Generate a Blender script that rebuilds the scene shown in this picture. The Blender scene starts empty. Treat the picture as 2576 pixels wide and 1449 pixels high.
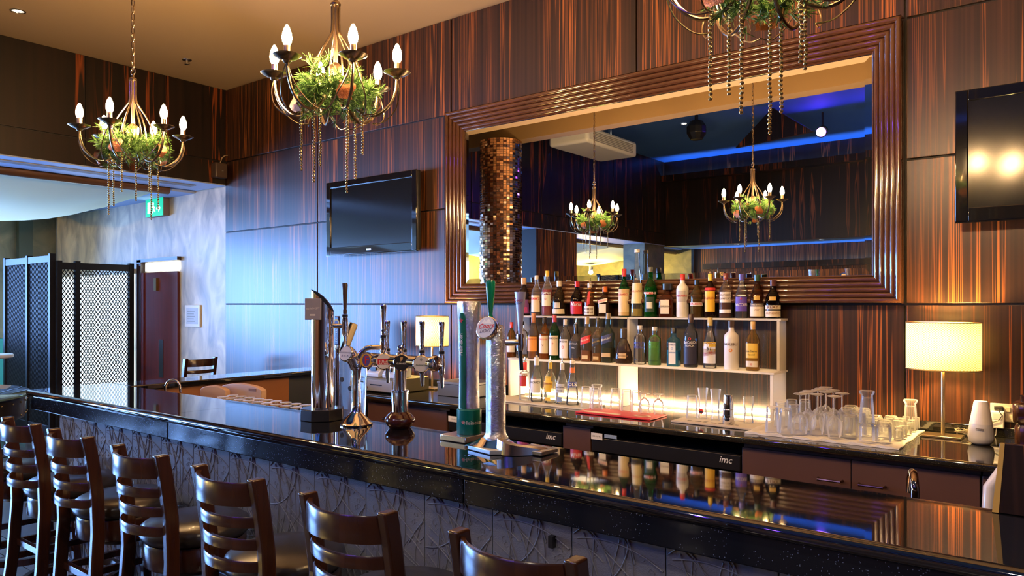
import bpy, bmesh, math, random
from mathutils import Matrix, Vector, noise

random.seed(7)
SC = bpy.context.scene
COL = SC.collection
PI = math.pi
# ------------------------------------------------------------------ camera
K = 1876.0                     # focal length in pixels of the 2576 px wide frame
CA, SA = 0.789, 0.6147         # heading: back wall runs along X, camera looks left of +Y
HC = 1.62
cam_d = bpy.data.cameras.new('camera')
cam_d.sensor_width = 36.0
cam_d.lens = 36.0 * K / 2576.0
cam_d.shift_y = 40.5 / 2576.0
cam_d.clip_start = 0.05
cam = bpy.data.objects.new('camera', cam_d)
COL.objects.link(cam)
cam.location = (0, 0, HC)
cam.rotation_euler = (PI / 2, 0, math.atan2(SA, CA))
SC.camera = cam
# ------------------------------------------------------------------ world, daylight, exposure
vs = SC.view_settings
vs.view_transform = 'Standard'
vs.look = 'None'
vs.gamma = 1.0
vs.exposure = 1.32
vs.use_curve_mapping = False
SC.cycles.transparent_max_bounces = 40
SC.cycles.max_bounces = 9
SC.cycles.sample_clamp_indirect = 6.0
SC.cycles.caustics_reflective = False
SC.cycles.caustics_refractive = False
wd = bpy.data.worlds.new('sky')
SC.world = wd
wd.use_nodes = True
bg = wd.node_tree.nodes['Background']
bg.inputs[0].default_value = (0.42, 0.62, 1.0, 1)
bg.inputs[1].default_value = 1.2

def area_light(name, loc, rot, sx, sy, power, col):
    d = bpy.data.lights.new(name, 'AREA')
    d.shape = 'RECTANGLE'; d.size = sx; d.size_y = sy; d.energy = power; d.color = col
    o = bpy.data.objects.new(name, d); COL.objects.link(o)
    o.location = loc; o.rotation_euler = rot
    return o
# daylight entering through the long window of the lounge on the left
area_light('daylight_side_window', (-12.05, -0.6, 1.5), (0, -PI / 2, 0), 2.3, 7.6, 1020, (0.21, 0.44, 1.0))

# ------------------------------------------------------------------ pixel -> place
def uu(px): return (px - 1288) / K
def TT(px, Y): return Y / (SA * uu(px) + CA)
def XX(px, Y): return TT(px, Y) * (CA * uu(px) - SA)
def P(px, py, Y):
    t = TT(px, Y)
    return Vector((XX(px, Y), Y, HC - (py - 765) / K * t))
def G(px, py, Z):
    t = (HC - Z) * K / (py - 765)
    return Vector((t * (CA * uu(px) - SA), t * (SA * uu(px) + CA), Z))

# ------------------------------------------------------------------ materials
MATS = {}
def nodes(name):
    m = bpy.data.materials.new(name); m.use_nodes = True
    nt = m.node_tree
    return m, nt, nt.nodes['Principled BSDF'], nt.nodes['Material Output']
def mat(name, col=(.5, .5, .5), rough=.5, metal=0, emit=0, ecol=None, coat=0, bump=0, bscale=40, var=0, vscale=6, spec=.5, sheen=0, trans=0):
    if name in MATS: return MATS[name]
    m, nt, b, out = nodes(name)
    c4 = (*col, 1)
    b.inputs['Base Color'].default_value = c4
    b.inputs['Roughness'].default_value = rough
    b.inputs['Metallic'].default_value = metal
    b.inputs['Coat Weight'].default_value = coat
    b.inputs['Specular IOR Level'].default_value = spec
    b.inputs['Sheen Weight'].default_value = sheen
    b.inputs['Transmission Weight'].default_value = trans
    if emit:
        b.inputs['Emission Color'].default_value = (*(ecol or col), 1)
        b.inputs['Emission Strength'].default_value = emit
    if bump or var:
        tc = nt.nodes.new('ShaderNodeTexCoord')
    if bump:
        n = nt.nodes.new('ShaderNodeTexNoise'); n.inputs['Scale'].default_value = bscale; n.inputs['Detail'].default_value = 4
        nt.links.new(tc.outputs['Object'], n.inputs['Vector'])
        bp = nt.nodes.new('ShaderNodeBump'); bp.inputs['Strength'].default_value = bump; bp.inputs['Distance'].default_value = .01
        nt.links.new(n.outputs['Fac'], bp.inputs['Height']); nt.links.new(bp.outputs[0], b.inputs['Normal'])
    if var:
        n = nt.nodes.new('ShaderNodeTexNoise'); n.inputs['Scale'].default_value = vscale; n.inputs['Detail'].default_value = 5
        nt.links.new(tc.outputs['Object'], n.inputs['Vector'])
        r = nt.nodes.new('ShaderNodeValToRGB')
        r.color_ramp.elements[0].position = .3; r.color_ramp.elements[1].position = .7
        r.color_ramp.elements[0].color = (*[x * (1 - var) for x in col], 1)
        r.color_ramp.elements[1].color = (*[min(1, x * (1 + var)) for x in col], 1)
        nt.links.new(n.outputs['Fac'], r.inputs[0]); nt.links.new(r.outputs[0], b.inputs['Base Color'])
    MATS[name] = m
    return m
def math_node(nt, op, a=None, b=None):
    n = nt.nodes.new('ShaderNodeMath'); n.operation = op
    for i, x in enumerate((a, b)):
        if x is None: continue
        if isinstance(x, (int, float)): n.inputs[i].default_value = x
        else: nt.links.new(x, n.inputs[i])
    return n.outputs[0]
def veneer(name, base, line, fx=26.0, fz=.28, rough=.36, lo=.50, hi=.60, coat=.12, dusk=.6):
    """striped ebony veneer, grain runs up the board"""
    m, nt, b, out = nodes(name)
    tc = nt.nodes.new('ShaderNodeTexCoord'); sp = nt.nodes.new('ShaderNodeSeparateXYZ')
    nt.links.new(tc.outputs['Object'], sp.inputs[0])
    oi = nt.nodes.new('ShaderNodeObjectInfo')
    s = math_node(nt, 'ADD', sp.outputs[0], sp.outputs[1])
    off = math_node(nt, 'MULTIPLY', oi.outputs['Random'], 9.0)
    def noise_at(fx, fz, det, dist=0):
        cx = nt.nodes.new('ShaderNodeCombineXYZ')
        nt.links.new(math_node(nt, 'MULTIPLY', s, fx), cx.inputs[0])
        nt.links.new(off, cx.inputs[1])
        nt.links.new(math_node(nt, 'MULTIPLY', sp.outputs[2], fz), cx.inputs[2])
        n = nt.nodes.new('ShaderNodeTexNoise'); n.inputs['Scale'].default_value = 1
        n.inputs['Detail'].default_value = det; n.inputs['Distortion'].default_value = dist
        nt.links.new(cx.outputs[0], n.inputs['Vector'])
        return n.outputs['Fac']
    def ramp(fac, stops):
        r = nt.nodes.new('ShaderNodeValToRGB'); e = r.color_ramp.elements
        e[0].position, e[0].color = stops[0][0], (*stops[0][1], 1)
        e[1].position, e[1].color = stops[-1][0], (*stops[-1][1], 1)
        for p, c in stops[1:-1]:
            k = e.new(p); k.color = (*c, 1)
        nt.links.new(fac, r.inputs[0]); return r.outputs[0]
    W, B = (1, 1, 1), (0, 0, 0)
    mid = (lo + hi) / 2
    l1 = ramp(noise_at(fx, fz, 2.0), [(lo - .02, B), (lo + .01, W), (lo + .03, B), (hi - .03, B), (hi, W), (hi + .025, B)])
    l2 = ramp(noise_at(fx * 2.3, fz * .8, 3.0), [(.35, B), (.75, W)])
    big = ramp(noise_at(fx * .16, fz * .5, 1.0), [(.30, B), (.62, W)])
    f1 = math_node(nt, 'MULTIPLY', l1, big)
    mx = nt.nodes.new('ShaderNodeMix'); mx.data_type = 'RGBA'
    mx.inputs[6].default_value = (*[c * (1 - dusk) for c in base], 1); mx.inputs[7].default_value = (base[0] * 1.5, base[1] * 1.25, base[2] * 1.0, 1)
    nt.links.new(l2, mx.inputs[0])
    m2 = nt.nodes.new('ShaderNodeMix'); m2.data_type = 'RGBA'
    m2.inputs[7].default_value = (*line, 1)
    nt.links.new(mx.outputs[2], m2.inputs[6]); nt.links.new(f1, m2.inputs[0])
    nt.links.new(m2.outputs[2], b.inputs['Base Color'])
    b.inputs['Roughness'].default_value = rough
    b.inputs['Coat Weight'].default_value = coat; b.inputs['Coat Roughness'].default_value = .30
    MATS[name] = m
    return m
def thin_glass(name, tint=(1, 1, 1), diff=.04, gl=.9, dcol=(1, 1, 1), edge=0):
    """thin glass: tinted see-through plus mirror-like sheen and painted white brightness growing at the edges"""
    if name in MATS: return MATS[name]
    m, nt, b, out = nodes(name)
    nt.nodes.remove(b)
    tr = nt.nodes.new('ShaderNodeBsdfTransparent'); tr.inputs[0].default_value = (*tint, 1)
    g = nt.nodes.new('ShaderNodeBsdfGlossy'); g.inputs['Roughness'].default_value = .03; g.inputs[0].default_value = (gl, gl, gl, 1)
    d = nt.nodes.new('ShaderNodeBsdfDiffuse'); d.inputs[0].default_value = (*dcol, 1)
    lw = nt.nodes.new('ShaderNodeLayerWeight'); lw.inputs[0].default_value = .26
    m1 = nt.nodes.new('ShaderNodeMixShader'); m1.inputs[0].default_value = diff
    nt.links.new(tr.outputs[0], m1.inputs[1]); nt.links.new(d.outputs[0], m1.inputs[2])
    m2 = nt.nodes.new('ShaderNodeMixShader')
    m3 = nt.nodes.new('ShaderNodeMixShader'); m3.inputs[0].default_value = edge  # edge mixes in diffuse white, painting bright rims on the glass
    nt.links.new(g.outputs[0], m3.inputs[1]); nt.links.new(d.outputs[0], m3.inputs[2])
    nt.links.new(lw.outputs['Fresnel'], m2.inputs[0]); nt.links.new(m1.outputs[0], m2.inputs[1]); nt.links.new(m3.outputs[0], m2.inputs[2])
    nt.links.new(m2.outputs[0], out.inputs[0])
    MATS[name] = m
    return m
def translucent(name, col, fac=.5, emit=0, rough=1):
    if name in MATS: return MATS[name]
    m, nt, b, out = nodes(name)
    nt.nodes.remove(b)
    t = nt.nodes.new('ShaderNodeBsdfTranslucent'); t.inputs[0].default_value = (*col, 1)
    d = nt.nodes.new('ShaderNodeBsdfDiffuse'); d.inputs[0].default_value = (*col, 1)
    mx = nt.nodes.new('ShaderNodeMixShader'); mx.inputs[0].default_value = fac
    nt.links.new(d.outputs[0], mx.inputs[1]); nt.links.new(t.outputs[0], mx.inputs[2])
    nt.links.new(mx.outputs[0], out.inputs[0])
    MATS[name] = m
    return m
def plaster(name, c1, c2, scale=3.0, rough=.55, stretch=1.0):
    m, nt, b, out = nodes(name)
    tc = nt.nodes.new('ShaderNodeTexCoord'); mp = nt.nodes.new('ShaderNodeMapping')
    mp.inputs['Scale'].default_value = (scale, scale, scale * stretch)
    nt.links.new(tc.outputs['Object'], mp.inputs[0])
    n = nt.nodes.new('ShaderNodeTexNoise'); n.inputs['Scale'].default_value = 1; n.inputs['Detail'].default_value = 8; n.inputs['Distortion'].default_value = 1.2
    nt.links.new(mp.outputs[0], n.inputs['Vector'])
    r = nt.nodes.new('ShaderNodeValToRGB'); e = r.color_ramp.elements
    e[0].position = .32; e[0].color = (*c1, 1); e[1].position = .68; e[1].color = (*c2, 1)
    nt.links.new(n.outputs['Fac'], r.inputs[0]); nt.links.new(r.outputs[0], b.inputs['Base Color'])
    b.inputs['Roughness'].default_value = rough
    MATS[name] = m
    return m
def granite(name, base, fleck, rough, amount=.66, scale=260, ior=1.9, coat=.3, thr=.955):
    m, nt, b, out = nodes(name)
    tc = nt.nodes.new('ShaderNodeTexCoord')
    v = nt.nodes.new('ShaderNodeTexVoronoi'); v.inputs['Scale'].default_value = scale
    nt.links.new(tc.outputs['Object'], v.inputs['Vector'])
    sp = nt.nodes.new('ShaderNodeSeparateColor'); nt.links.new(v.outputs['Color'], sp.inputs[0])
    n = nt.nodes.new('ShaderNodeTexNoise'); n.inputs['Scale'].default_value = 9; n.inputs['Detail'].default_value = 3
    nt.links.new(tc.outputs['Object'], n.inputs['Vector'])
    f = math_node(nt, 'MULTIPLY', math_node(nt, 'GREATER_THAN', sp.outputs[0], thr), math_node(nt, 'GREATER_THAN', n.outputs['Fac'], 1 - amount))
    mx = nt.nodes.new('ShaderNodeMix'); mx.data_type = 'RGBA'
    mx.inputs[6].default_value = (*base, 1); mx.inputs[7].default_value = (*fleck, 1)
    nt.links.new(f, mx.inputs[0]); nt.links.new(mx.outputs[2], b.inputs['Base Color'])
    b.inputs['Roughness'].default_value = rough
    b.inputs['IOR'].default_value = ior
    b.inputs['Coat Weight'].default_value = coat; b.inputs['Coat Roughness'].default_value = .03
    MATS[name] = m
    return m
def wood(name, c1, c2, rough=.3, axis=2, coat=.3, f=30):
    m, nt, b, out = nodes(name)
    tc = nt.nodes.new('ShaderNodeTexCoord'); mp = nt.nodes.new('ShaderNodeMapping')
    sc = [f, f, f]; sc[axis] = 1.5
    mp.inputs['Scale'].default_value = sc
    nt.links.new(tc.outputs['Object'], mp.inputs[0])
    n = nt.nodes.new('ShaderNodeTexNoise'); n.inputs['Scale'].default_value = 1; n.inputs['Detail'].default_value = 4
    nt.links.new(mp.outputs[0], n.inputs['Vector'])
    r = nt.nodes.new('ShaderNodeValToRGB'); e = r.color_ramp.elements
    e[0].position = .3; e[0].color = (*c1, 1); e[1].position = .7; e[1].color = (*c2, 1)
    nt.links.new(n.outputs['Fac'], r.inputs[0]); nt.links.new(r.outputs[0], b.inputs['Base Color'])
    b.inputs['Roughness'].default_value = rough; b.inputs['Coat Weight'].default_value = coat; b.inputs['Coat Roughness'].default_value = .15
    MATS[name] = m
    return m
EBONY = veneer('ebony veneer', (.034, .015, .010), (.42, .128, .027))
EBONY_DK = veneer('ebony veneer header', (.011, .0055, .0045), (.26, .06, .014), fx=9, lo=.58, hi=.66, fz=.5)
REED = mat('lacquered mahogany', (.075, .028, .013), .16, coat=.8, var=.25, vscale=5)
BLACKGAP = mat('dark joint', (.008, .006, .006), .6)
GRANITE = granite('black galaxy granite', (.006, .007, .010), (.030, .032, .038), .035, scale=700)
GRAN_EDGE = granite('granite edge', (.008, .010, .016), (.22, .27, .40), .16, amount=.6, scale=520, ior=1.42, coat=0, thr=.986)
GRAN_BACK = granite('back counter granite', (.012, .012, .010), (.14, .13, .09), .05, scale=600, thr=.975)
CHROME = mat('chrome', (.85, .86, .88), .05, 1)
CHROME_S = mat('satin chrome', (.75, .76, .78), .18, 1)
BRONZE = mat('antique bronze', (.28, .21, .14), .25, 1)
BLACK = mat('black plastic', (.012, .012, .014), .35)
BLACK_G = mat('black gloss', (.006, .006, .007), .06, coat=.6)
WHITE = mat('white plastic', (.82, .82, .80), .3)
STOOLW = wood('stool walnut', (.026, .008, .005), (.050, .017, .009), .24, coat=.3)
LEATHER = mat('black leather', (.022, .020, .022), .28, bump=.05, bscale=240, coat=.15)
BROWNLAM = mat('brown laminate', (.105, .052, .042), .42, var=.08, vscale=3)
GLASS = thin_glass('drinking glass', (.98, .985, .985), .08, 1.0, edge=.5)
CLEAR = thin_glass('clear bottle glass', (.95, .97, .97), .06, edge=.25)
ACRYL = translucent('white acrylic', (.93, .91, .86), .45)
PAPERW = mat('white paper', (.85, .84, .80), .6)
def paper(c, r=.5):
    return mat('print %.2f %.2f %.2f' % c, c, r)

# ------------------------------------------------------------------ mesh helpers
def Tm(x, y, z): return Matrix.Translation((x, y, z))
def Rm(a, ax): return Matrix.Rotation(a, 4, ax)
FRONT = Matrix(((1, 0, 0, 0), (0, 0, -1, 0), (0, 1, 0, 0), (0, 0, 0, 1)))   # x right, y up, z towards -Y
def smooth_path(pts, n=5):
    P_ = [Vector(p) for p in pts]; out = []
    for i in range(len(P_) - 1):
        a, b, c, d = P_[max(i - 1, 0)], P_[i], P_[i + 1], P_[min(i + 2, len(P_) - 1)]
        for k in range(n):
            t = k / n
            out.append(.5 * ((2 * b) + (c - a) * t + (2 * a - 5 * b + 4 * c - d) * t * t + (3 * b - a - 3 * c + d) * t ** 3))
    out.append(P_[-1])
    return out
class MB:
    def __init__(s): s.v = []; s.f = []
    def add(s, v, f, M=None):
        o = len(s.v)
        s.v += [tuple(M @ Vector(p)) for p in v] if M is not None else [tuple(p) for p in v]
        s.f += [tuple(i + o for i in q) for q in f]
        return s
    def box(s, x0, x1, y0, y1, z0, z1, M=None):
        v = [(x, y, z) for z in (z0, z1) for y in (y0, y1) for x in (x0, x1)]
        return s.add(v, [(0, 2, 3, 1), (4, 5, 7, 6), (0, 1, 5, 4), (2, 6, 7, 3), (0, 4, 6, 2), (1, 3, 7, 5)], M)
    def lathe(s, prof, seg=24, M=None, n=2.0, asp=1.0, ends=True):
        v, f, rings = [], [], []
        for r, z in prof:
            if r < 1e-6:
                rings.append([len(v)]); v.append((0, 0, z))
            else:
                ring = []
                for k in range(seg):
                    a = 2 * PI * k / seg; c, q = math.cos(a), math.sin(a)
                    if n != 2.0:
                        e = 2.0 / n
                        c = math.copysign(abs(c) ** e, c); q = math.copysign(abs(q) ** e, q)
                    ring.append(len(v)); v.append((r * c, r * q * asp, z))
                rings.append(ring)
        for a, b in zip(rings, rings[1:]):
            if len(a) == 1 and len(b) == 1: continue
            for k in range(seg):
                j = (k + 1) % seg
                if len(a) == 1: f.append((a[0], b[j], b[k]))
                elif len(b) == 1: f.append((a[k], a[j], b[0]))
                else: f.append((a[k], a[j], b[j], b[k]))
        if ends:
            if len(rings[0]) > 1: f.append(tuple(reversed(rings[0])))
            if len(rings[-1]) > 1: f.append(tuple(rings[-1]))
        return s.add(v, f, M)
    def sphere(s, c, r, seg=10, rings=6, sc=(1, 1, 1)):
        pr = [(r * math.sin(PI * k / rings) if 0 < k < rings else 0, -r * math.cos(PI * k / rings)) for k in range(rings + 1)]
        return s.lathe(pr, seg, Tm(*c) @ Matrix.Diagonal((*sc, 1)))
    def tube(s, pts, r, seg=8, closed=False, M=None, caps=True, flat=1.0):
        pts = [Vector(p) for p in pts]; n = len(pts)
        rs = r if isinstance(r, (list, tuple)) else [r] * n
        v, f = [], []
        prev = None
        for i in range(n):
            if closed: d = pts[(i + 1) % n] - pts[i - 1]
            else: d = pts[min(i + 1, n - 1)] - pts[max(i - 1, 0)]
            if d.length < 1e-9: d = Vector((0, 0, 1))
            d.normalize()
            if prev is None:
                up = Vector((0, 0, 1)) if abs(d.z) < .9 else Vector((1, 0, 0))
                x = d.cross(up).normalized()
            else:
                x = (prev - d * prev.dot(d)).normalized()
            prev = x; y = d.cross(x)
            for k in range(seg):
                a = 2 * PI * k / seg
                v.append(pts[i] + x * (math.cos(a) * rs[i]) + y * (math.sin(a) * rs[i] * flat))
        m = n if closed else n - 1
        for i in range(m):
            j = (i + 1) % n
            for k in range(seg):
                l = (k + 1) % seg
                f.append((i * seg + k, i * seg + l, j * seg + l, j * seg + k))
        if caps and not closed:
            f.append(tuple(reversed(range(seg)))); f.append(tuple(range((n - 1) * seg, n * seg)))
        return s.add(v, f, M)
    def prism(s, poly, z0, z1, M=None):
        n = len(poly)
        v = [(x, y, z0) for x, y in poly] + [(x, y, z1) for x, y in poly]
        f = [tuple(reversed(range(n))), tuple(range(n, 2 * n))] + [(k, (k + 1) % n, n + (k + 1) % n, n + k) for k in range(n)]
        return s.add(v, f, M)
    def loft(s, secs, M=None, closed=False):
        n = len(secs[0]); v = [p for q in secs for p in q]; f = []
        m = len(secs)
        for i in range(m if closed else m - 1):
            j = (i + 1) % m
            for k in range(n):
                l = (k + 1) % n
                f.append((i * n + k, i * n + l, j * n + l, j * n + k))
        if not closed:
            f.append(tuple(reversed(range(n)))); f.append(tuple(range((m - 1) * n, m * n)))
        return s.add(v, f, M)
    def build(s, name, m, parent=None, smooth=False, bevel=0, loc=None, fix=True):
        me = bpy.data.meshes.new(name)
        me.from_pydata(s.v, [], s.f)
        if bevel or fix:
            bm = bmesh.new(); bm.from_mesh(me)
            if bevel:
                ed = [e for e in bm.edges if len(e.link_faces) == 2 and e.calc_face_angle(0) > .5]
                for q in bm.faces: q.smooth = False
                res = bmesh.ops.bevel(bm, geom=ed, offset=bevel, segments=2, affect='EDGES', profile=.6)
                for q in res['faces']: q.smooth = True
            bmesh.ops.recalc_face_normals(bm, faces=bm.faces)
            bm.to_mesh(me); bm.free()
        if smooth and not bevel:
            me.polygons.foreach_set('use_smooth', [True] * len(me.polygons))
            me.set_sharp_from_angle(angle=math.radians(42))
        me.materials.append(m)
        o = bpy.data.objects.new(name, me)
        COL.objects.link(o)
        if parent is not None: o.parent = parent
        if loc is not None: o.location = loc
        return o
def tag(o, label=None, cat=None, group=None, kind=None):
    if label: o['label'] = label
    if cat: o['category'] = cat
    if group: o['group'] = group
    if kind: o['kind'] = kind
    return o
def thing(name, label, cat, loc=(0, 0, 0), rz=0, group=None, kind=None):
    o = bpy.data.objects.new(name, None); COL.objects.link(o)
    o.empty_display_size = .1
    o.location = loc; o.rotation_euler = (0, 0, rz)
    return tag(o, label, cat, group, kind)
def share(o, name=None, parent=None, loc=None, rot=None):
    c = o.copy(); COL.objects.link(c)
    c.parent = parent if parent is not None else o.parent
    if loc is not None: c.location = loc
    if rot is not None: c.rotation_euler = rot
    return c
def dup(root, loc, rz=0, label=None, group=None):
    r = root.copy(); COL.objects.link(r)
    r.location = loc; r.rotation_euler = (0, 0, rz)
    tag(r, label, None, group)
    for ch in list(root.children):
        c = ch.copy(); COL.objects.link(c); c.parent = r
        for g in list(ch.children):
            d = g.copy(); COL.objects.link(d); d.parent = c
    return r
def bx(name, m, parent, *d, bevel=0):
    return MB().box(*d).build(name, m, parent, bevel=bevel)
TXT = {}
def textgeo(s, size, shear=0.0, bold=0.0, sx=1.0):
    k = (s, shear, bold)
    if k not in TXT:
        cu = bpy.data.curves.new('lettering', 'FONT')
        cu.body = s; cu.size = 1; cu.align_x = 'CENTER'; cu.align_y = 'CENTER'; cu.shear = shear; cu.offset = bold; cu.resolution_u = 2
        ob = bpy.data.objects.new('lettering', cu); COL.objects.link(ob)
        me = bpy.data.meshes.new_from_object(ob)
        TXT[k] = ([tuple(v.co) for v in me.vertices], [tuple(p.vertices) for p in me.polygons])
        bpy.data.objects.remove(ob); bpy.data.meshes.remove(me); bpy.data.curves.remove(cu)
    v, f = TXT[k]
    return [(x * size * sx, y * size, 0) for x, y, z in v], f
def lettering(parent, s, M, size, m, shear=0, bold=0, sx=1.0, name='lettering'):
    v, f = textgeo(s, size, shear, bold, sx)
    return MB().add(v, f, M).build(name, m, parent, fix=False)
def disc(mb, r, M, seg=28, asp=1.0):
    v = [(r * math.cos(2 * PI * k / seg), r * asp * math.sin(2 * PI * k / seg), 0) for k in range(seg)]
    return mb.add(v, [tuple(range(seg))], M)
def arc(cx, cy, r, a0, a1, n):
    return [(cx + r * math.cos(a0 + (a1 - a0) * k / n), cy + r * math.sin(a0 + (a1 - a0) * k / n)) for k in range(n + 1)]

# ================================================================== SETTING
YW = 4.45; XL = -7.36; ZC = 3.92; XR = 2.6; XF = -11.83; YO = -6.0; ZB = 4.7; ZH = 2.9
def struct(name, mb, m, label, cat, bevel=0, **k):
    o = mb.build(name, m, None, bevel=bevel, **k)
    return tag(o, label, cat, None, 'structure')

FLOORM = wood('dark plank floor', (.05, .035, .03), (.10, .075, .06), .25, axis=0, f=14)
fl = struct('floor', MB().box(XF - .2, XR + .2, -8.3, YW + .2, -.12, -.02), FLOORM, 'dark wood plank floor of the bar room', 'floor')
pl = None
k = 0
for j in range(14):
    for i in range(5):
        x0 = -7.2 + i * 1.2 + (j % 2) * .5; y0 = .1 + j * .14
        if pl is None:
            pl = MB().box(0, 1.19, 0, .134, -.02, 0).build('plank', FLOORM, fl, loc=(x0, y0, 0))
        else: share(pl, loc=(x0, y0, 0))

# back wall with veneer panels
wb = struct('wall_back', MB().box(XL - .02, XR, YW, YW + .15, 0, ZC + .1), BLACKGAP, 'back wall clad in dark striped veneer panels', 'wall')
xs = [XL, -5.78, -4.07, -2.40, -.79, .87, XR]
zs = [.08, .855, 1.62, 2.39, 3.145, ZC]
g = .006
for i in range(6):
    for j in range(5):
        if i in (2, 3) and j in (2, 3): continue          # the mirror hangs here
        bx('panel', EBONY, wb, xs[i] + g, xs[i + 1] - g, YW - .02, YW + .001, zs[j] + g, zs[j + 1] - g, bevel=.002)
# header wall on the left, over the opening to the lounge
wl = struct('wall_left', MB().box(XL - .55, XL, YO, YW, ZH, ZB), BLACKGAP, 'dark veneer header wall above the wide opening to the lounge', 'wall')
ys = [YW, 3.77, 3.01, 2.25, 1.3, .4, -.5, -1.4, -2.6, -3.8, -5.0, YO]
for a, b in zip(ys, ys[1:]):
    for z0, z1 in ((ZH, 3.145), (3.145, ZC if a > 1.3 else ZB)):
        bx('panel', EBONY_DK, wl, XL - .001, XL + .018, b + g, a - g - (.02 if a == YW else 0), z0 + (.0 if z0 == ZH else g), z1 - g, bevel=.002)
bx('corner_bead', mat('pale blue edge', (.35, .45, .7), .4), wl, XL - .55, XL + .02, YO, YW - .03, ZH - .012, ZH - .001)
for a in (-.5, -.35):
    pass
gr = MB()
for k in range(4): gr.box(XL - .30 + k * .035, XL - .285 + k * .035, -2, 4.2, ZH - .02, ZH - .012)
gr.build('air_grille', mat('grille grey', (.3, .35, .42), .4), wl)
# ceilings
CEILM = mat('cream ceiling paint', (.47, .34, .20), .75)
ce = struct('ceiling', MB().box(XL, XR, 1.25, YW + .02, ZC, ZC + .12), CEILM, 'smooth tan plaster ceiling over the bar', 'ceiling')
BLUEM = mat('blue ceiling paint', (.05, .17, .48), .7)
struct('ceiling_beam', MB().box(XL, XR, 1.05, 1.25, ZC - .2, ZB), mat('tan beam paint', (.22, .14, .06), .7), 'tan dropped beam edging the bar ceiling', 'beam')
struct('ceiling_hall', MB().box(XL, XR, YO, 1.05, ZB, ZB + .1), BLUEM, 'high blue ceiling of the room facing the bar', 'ceiling')
# lounge beyond the opening
GREYP = plaster('grey marbled plaster', (.33, .31, .27), (.74, .66, .50), 4.0, .42, .5)
OLIVP = plaster('olive marbled plaster', (.10, .11, .075), (.22, .20, .12), 3.0, .5)
struct('wall_lounge_end', MB().box(XF, XL - .015, YW, YW + .15, 0, 3.0), GREYP, 'grey marbled plaster wall with the red door', 'wall')
struct('wall_lounge_side', MB().box(XF - .15, XF, 3.2, YW + .15, 0, 3).box(XF - .15, XF, -8.1, -4.4, 0, 3)
       .box(XF - .15, XF, -4.4, 3.2, 0, .35).box(XF - .15, XF, -4.4, 3.2, 2.65, 3), OLIVP, 'olive brown plaster wall of the lounge', 'wall')
struct('trim_1', MB().box(XF, XF + .10, 3.95, 4.12, 0, ZH), mat('dark green paint', (.04, .06, .045), .5), 'dark green pilaster strip near the lounge corner', 'trim')
CEILB = mat('pale blue paint', (.40, .55, .85), .7)
struct('ceiling_lounge', MB().box(-8.02, XL - .55, -8.1, YW, ZH + .04, ZH + .1).box(XF, -8.02, 4.19, YW, ZH - .03, ZH + .1).box(XF, XL - .55, -8.1, YW, 3.55, 3.65).box(XF - .1, XF, -8.1, YW, 3.0, 3.55).box(XF, XL - .55, YW, YW + .1, 3.0, 3.6), CEILB, 'pale blue lounge ceiling behind the fabric canopy', 'ceiling')
w1 = struct('window_1', MB().box(XF - .12, XF - .04, -4.4, -4.32, .35, 2.65).box(XF - .12, XF - .04, 3.12, 3.2, .35, 2.65)
            .box(XF - .12, XF - .04, -4.32, 3.12, .35, .43).box(XF - .12, XF - .04, -4.32, 3.12, 2.57, 2.65), WHITE, 'wide lounge window letting in daylight', 'window')
for k in range(6): bx('mullion', WHITE, w1, XF - .11, XF - .05, -3.35 + k * 1.08, -3.29 + k * 1.08, .43, 2.57)
bx('pane', thin_glass('window glass', (.97, .98, 1), .0, .5), w1, XF - .085, XF - .08, -4.32, 3.12, .43, 2.57)
struct('wall_lounge_front', MB().box(XF, XL - .3, -8.2, -8.05, 0, 3.6), OLIVP, 'olive lounge wall facing the red door', 'wall')
# far hall
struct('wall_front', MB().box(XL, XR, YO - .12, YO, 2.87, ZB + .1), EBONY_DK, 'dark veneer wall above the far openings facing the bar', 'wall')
struct('wall_far', MB().box(XL - .5, -2.2, -8.3, -8.2, 0, 3.1).box(-2.2, XR, -8.3, -8.2, 0, 3.1), EBONY, 'dark veneer end wall of the far hall', 'wall')
struct('ceiling_far', MB().box(XL - .5, XR, -8.2, YO - .12, 2.95, 3.05), mat('sky blue paint', (.12, .27, .50), .7), 'light blue lower ceiling of the far hall', 'ceiling')
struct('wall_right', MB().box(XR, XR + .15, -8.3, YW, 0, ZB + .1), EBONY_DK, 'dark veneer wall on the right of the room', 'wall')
pr = struct('wall_pier', MB().box(XL - .5, XL, -2.5, -1.26, 0, ZH), BLACKGAP, 'veneered pier between the openings to the lounge', 'pier')
for z0, z1 in ((.05, 1.3), (1.3, 2.08), (2.08, ZH)):
    bx('panel', EBONY, pr, XL, XL + .018, -2.49, -1.27, z0 + g, z1 - g)
struct('wall_pier_far', MB().box(XL - .5, XL, YO, -5.1, 0, ZH), OLIVP, 'plain olive pier at the far corner', 'pier')
# sloped rafters seen in the mirror
rf = struct('rafter_panel', MB().prism([(0, 0), (1.4, 0), (.7, .5)], 0, .06, Tm(-4.6, -3.0, ZB - .03) @ Rm(.3, 'Z') @ Rm(PI / 2, 'X') @ Tm(0, -.5, 0)), EBONY_DK, 'dark triangular timber gusset under the blue ceiling', 'rafter')

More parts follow.
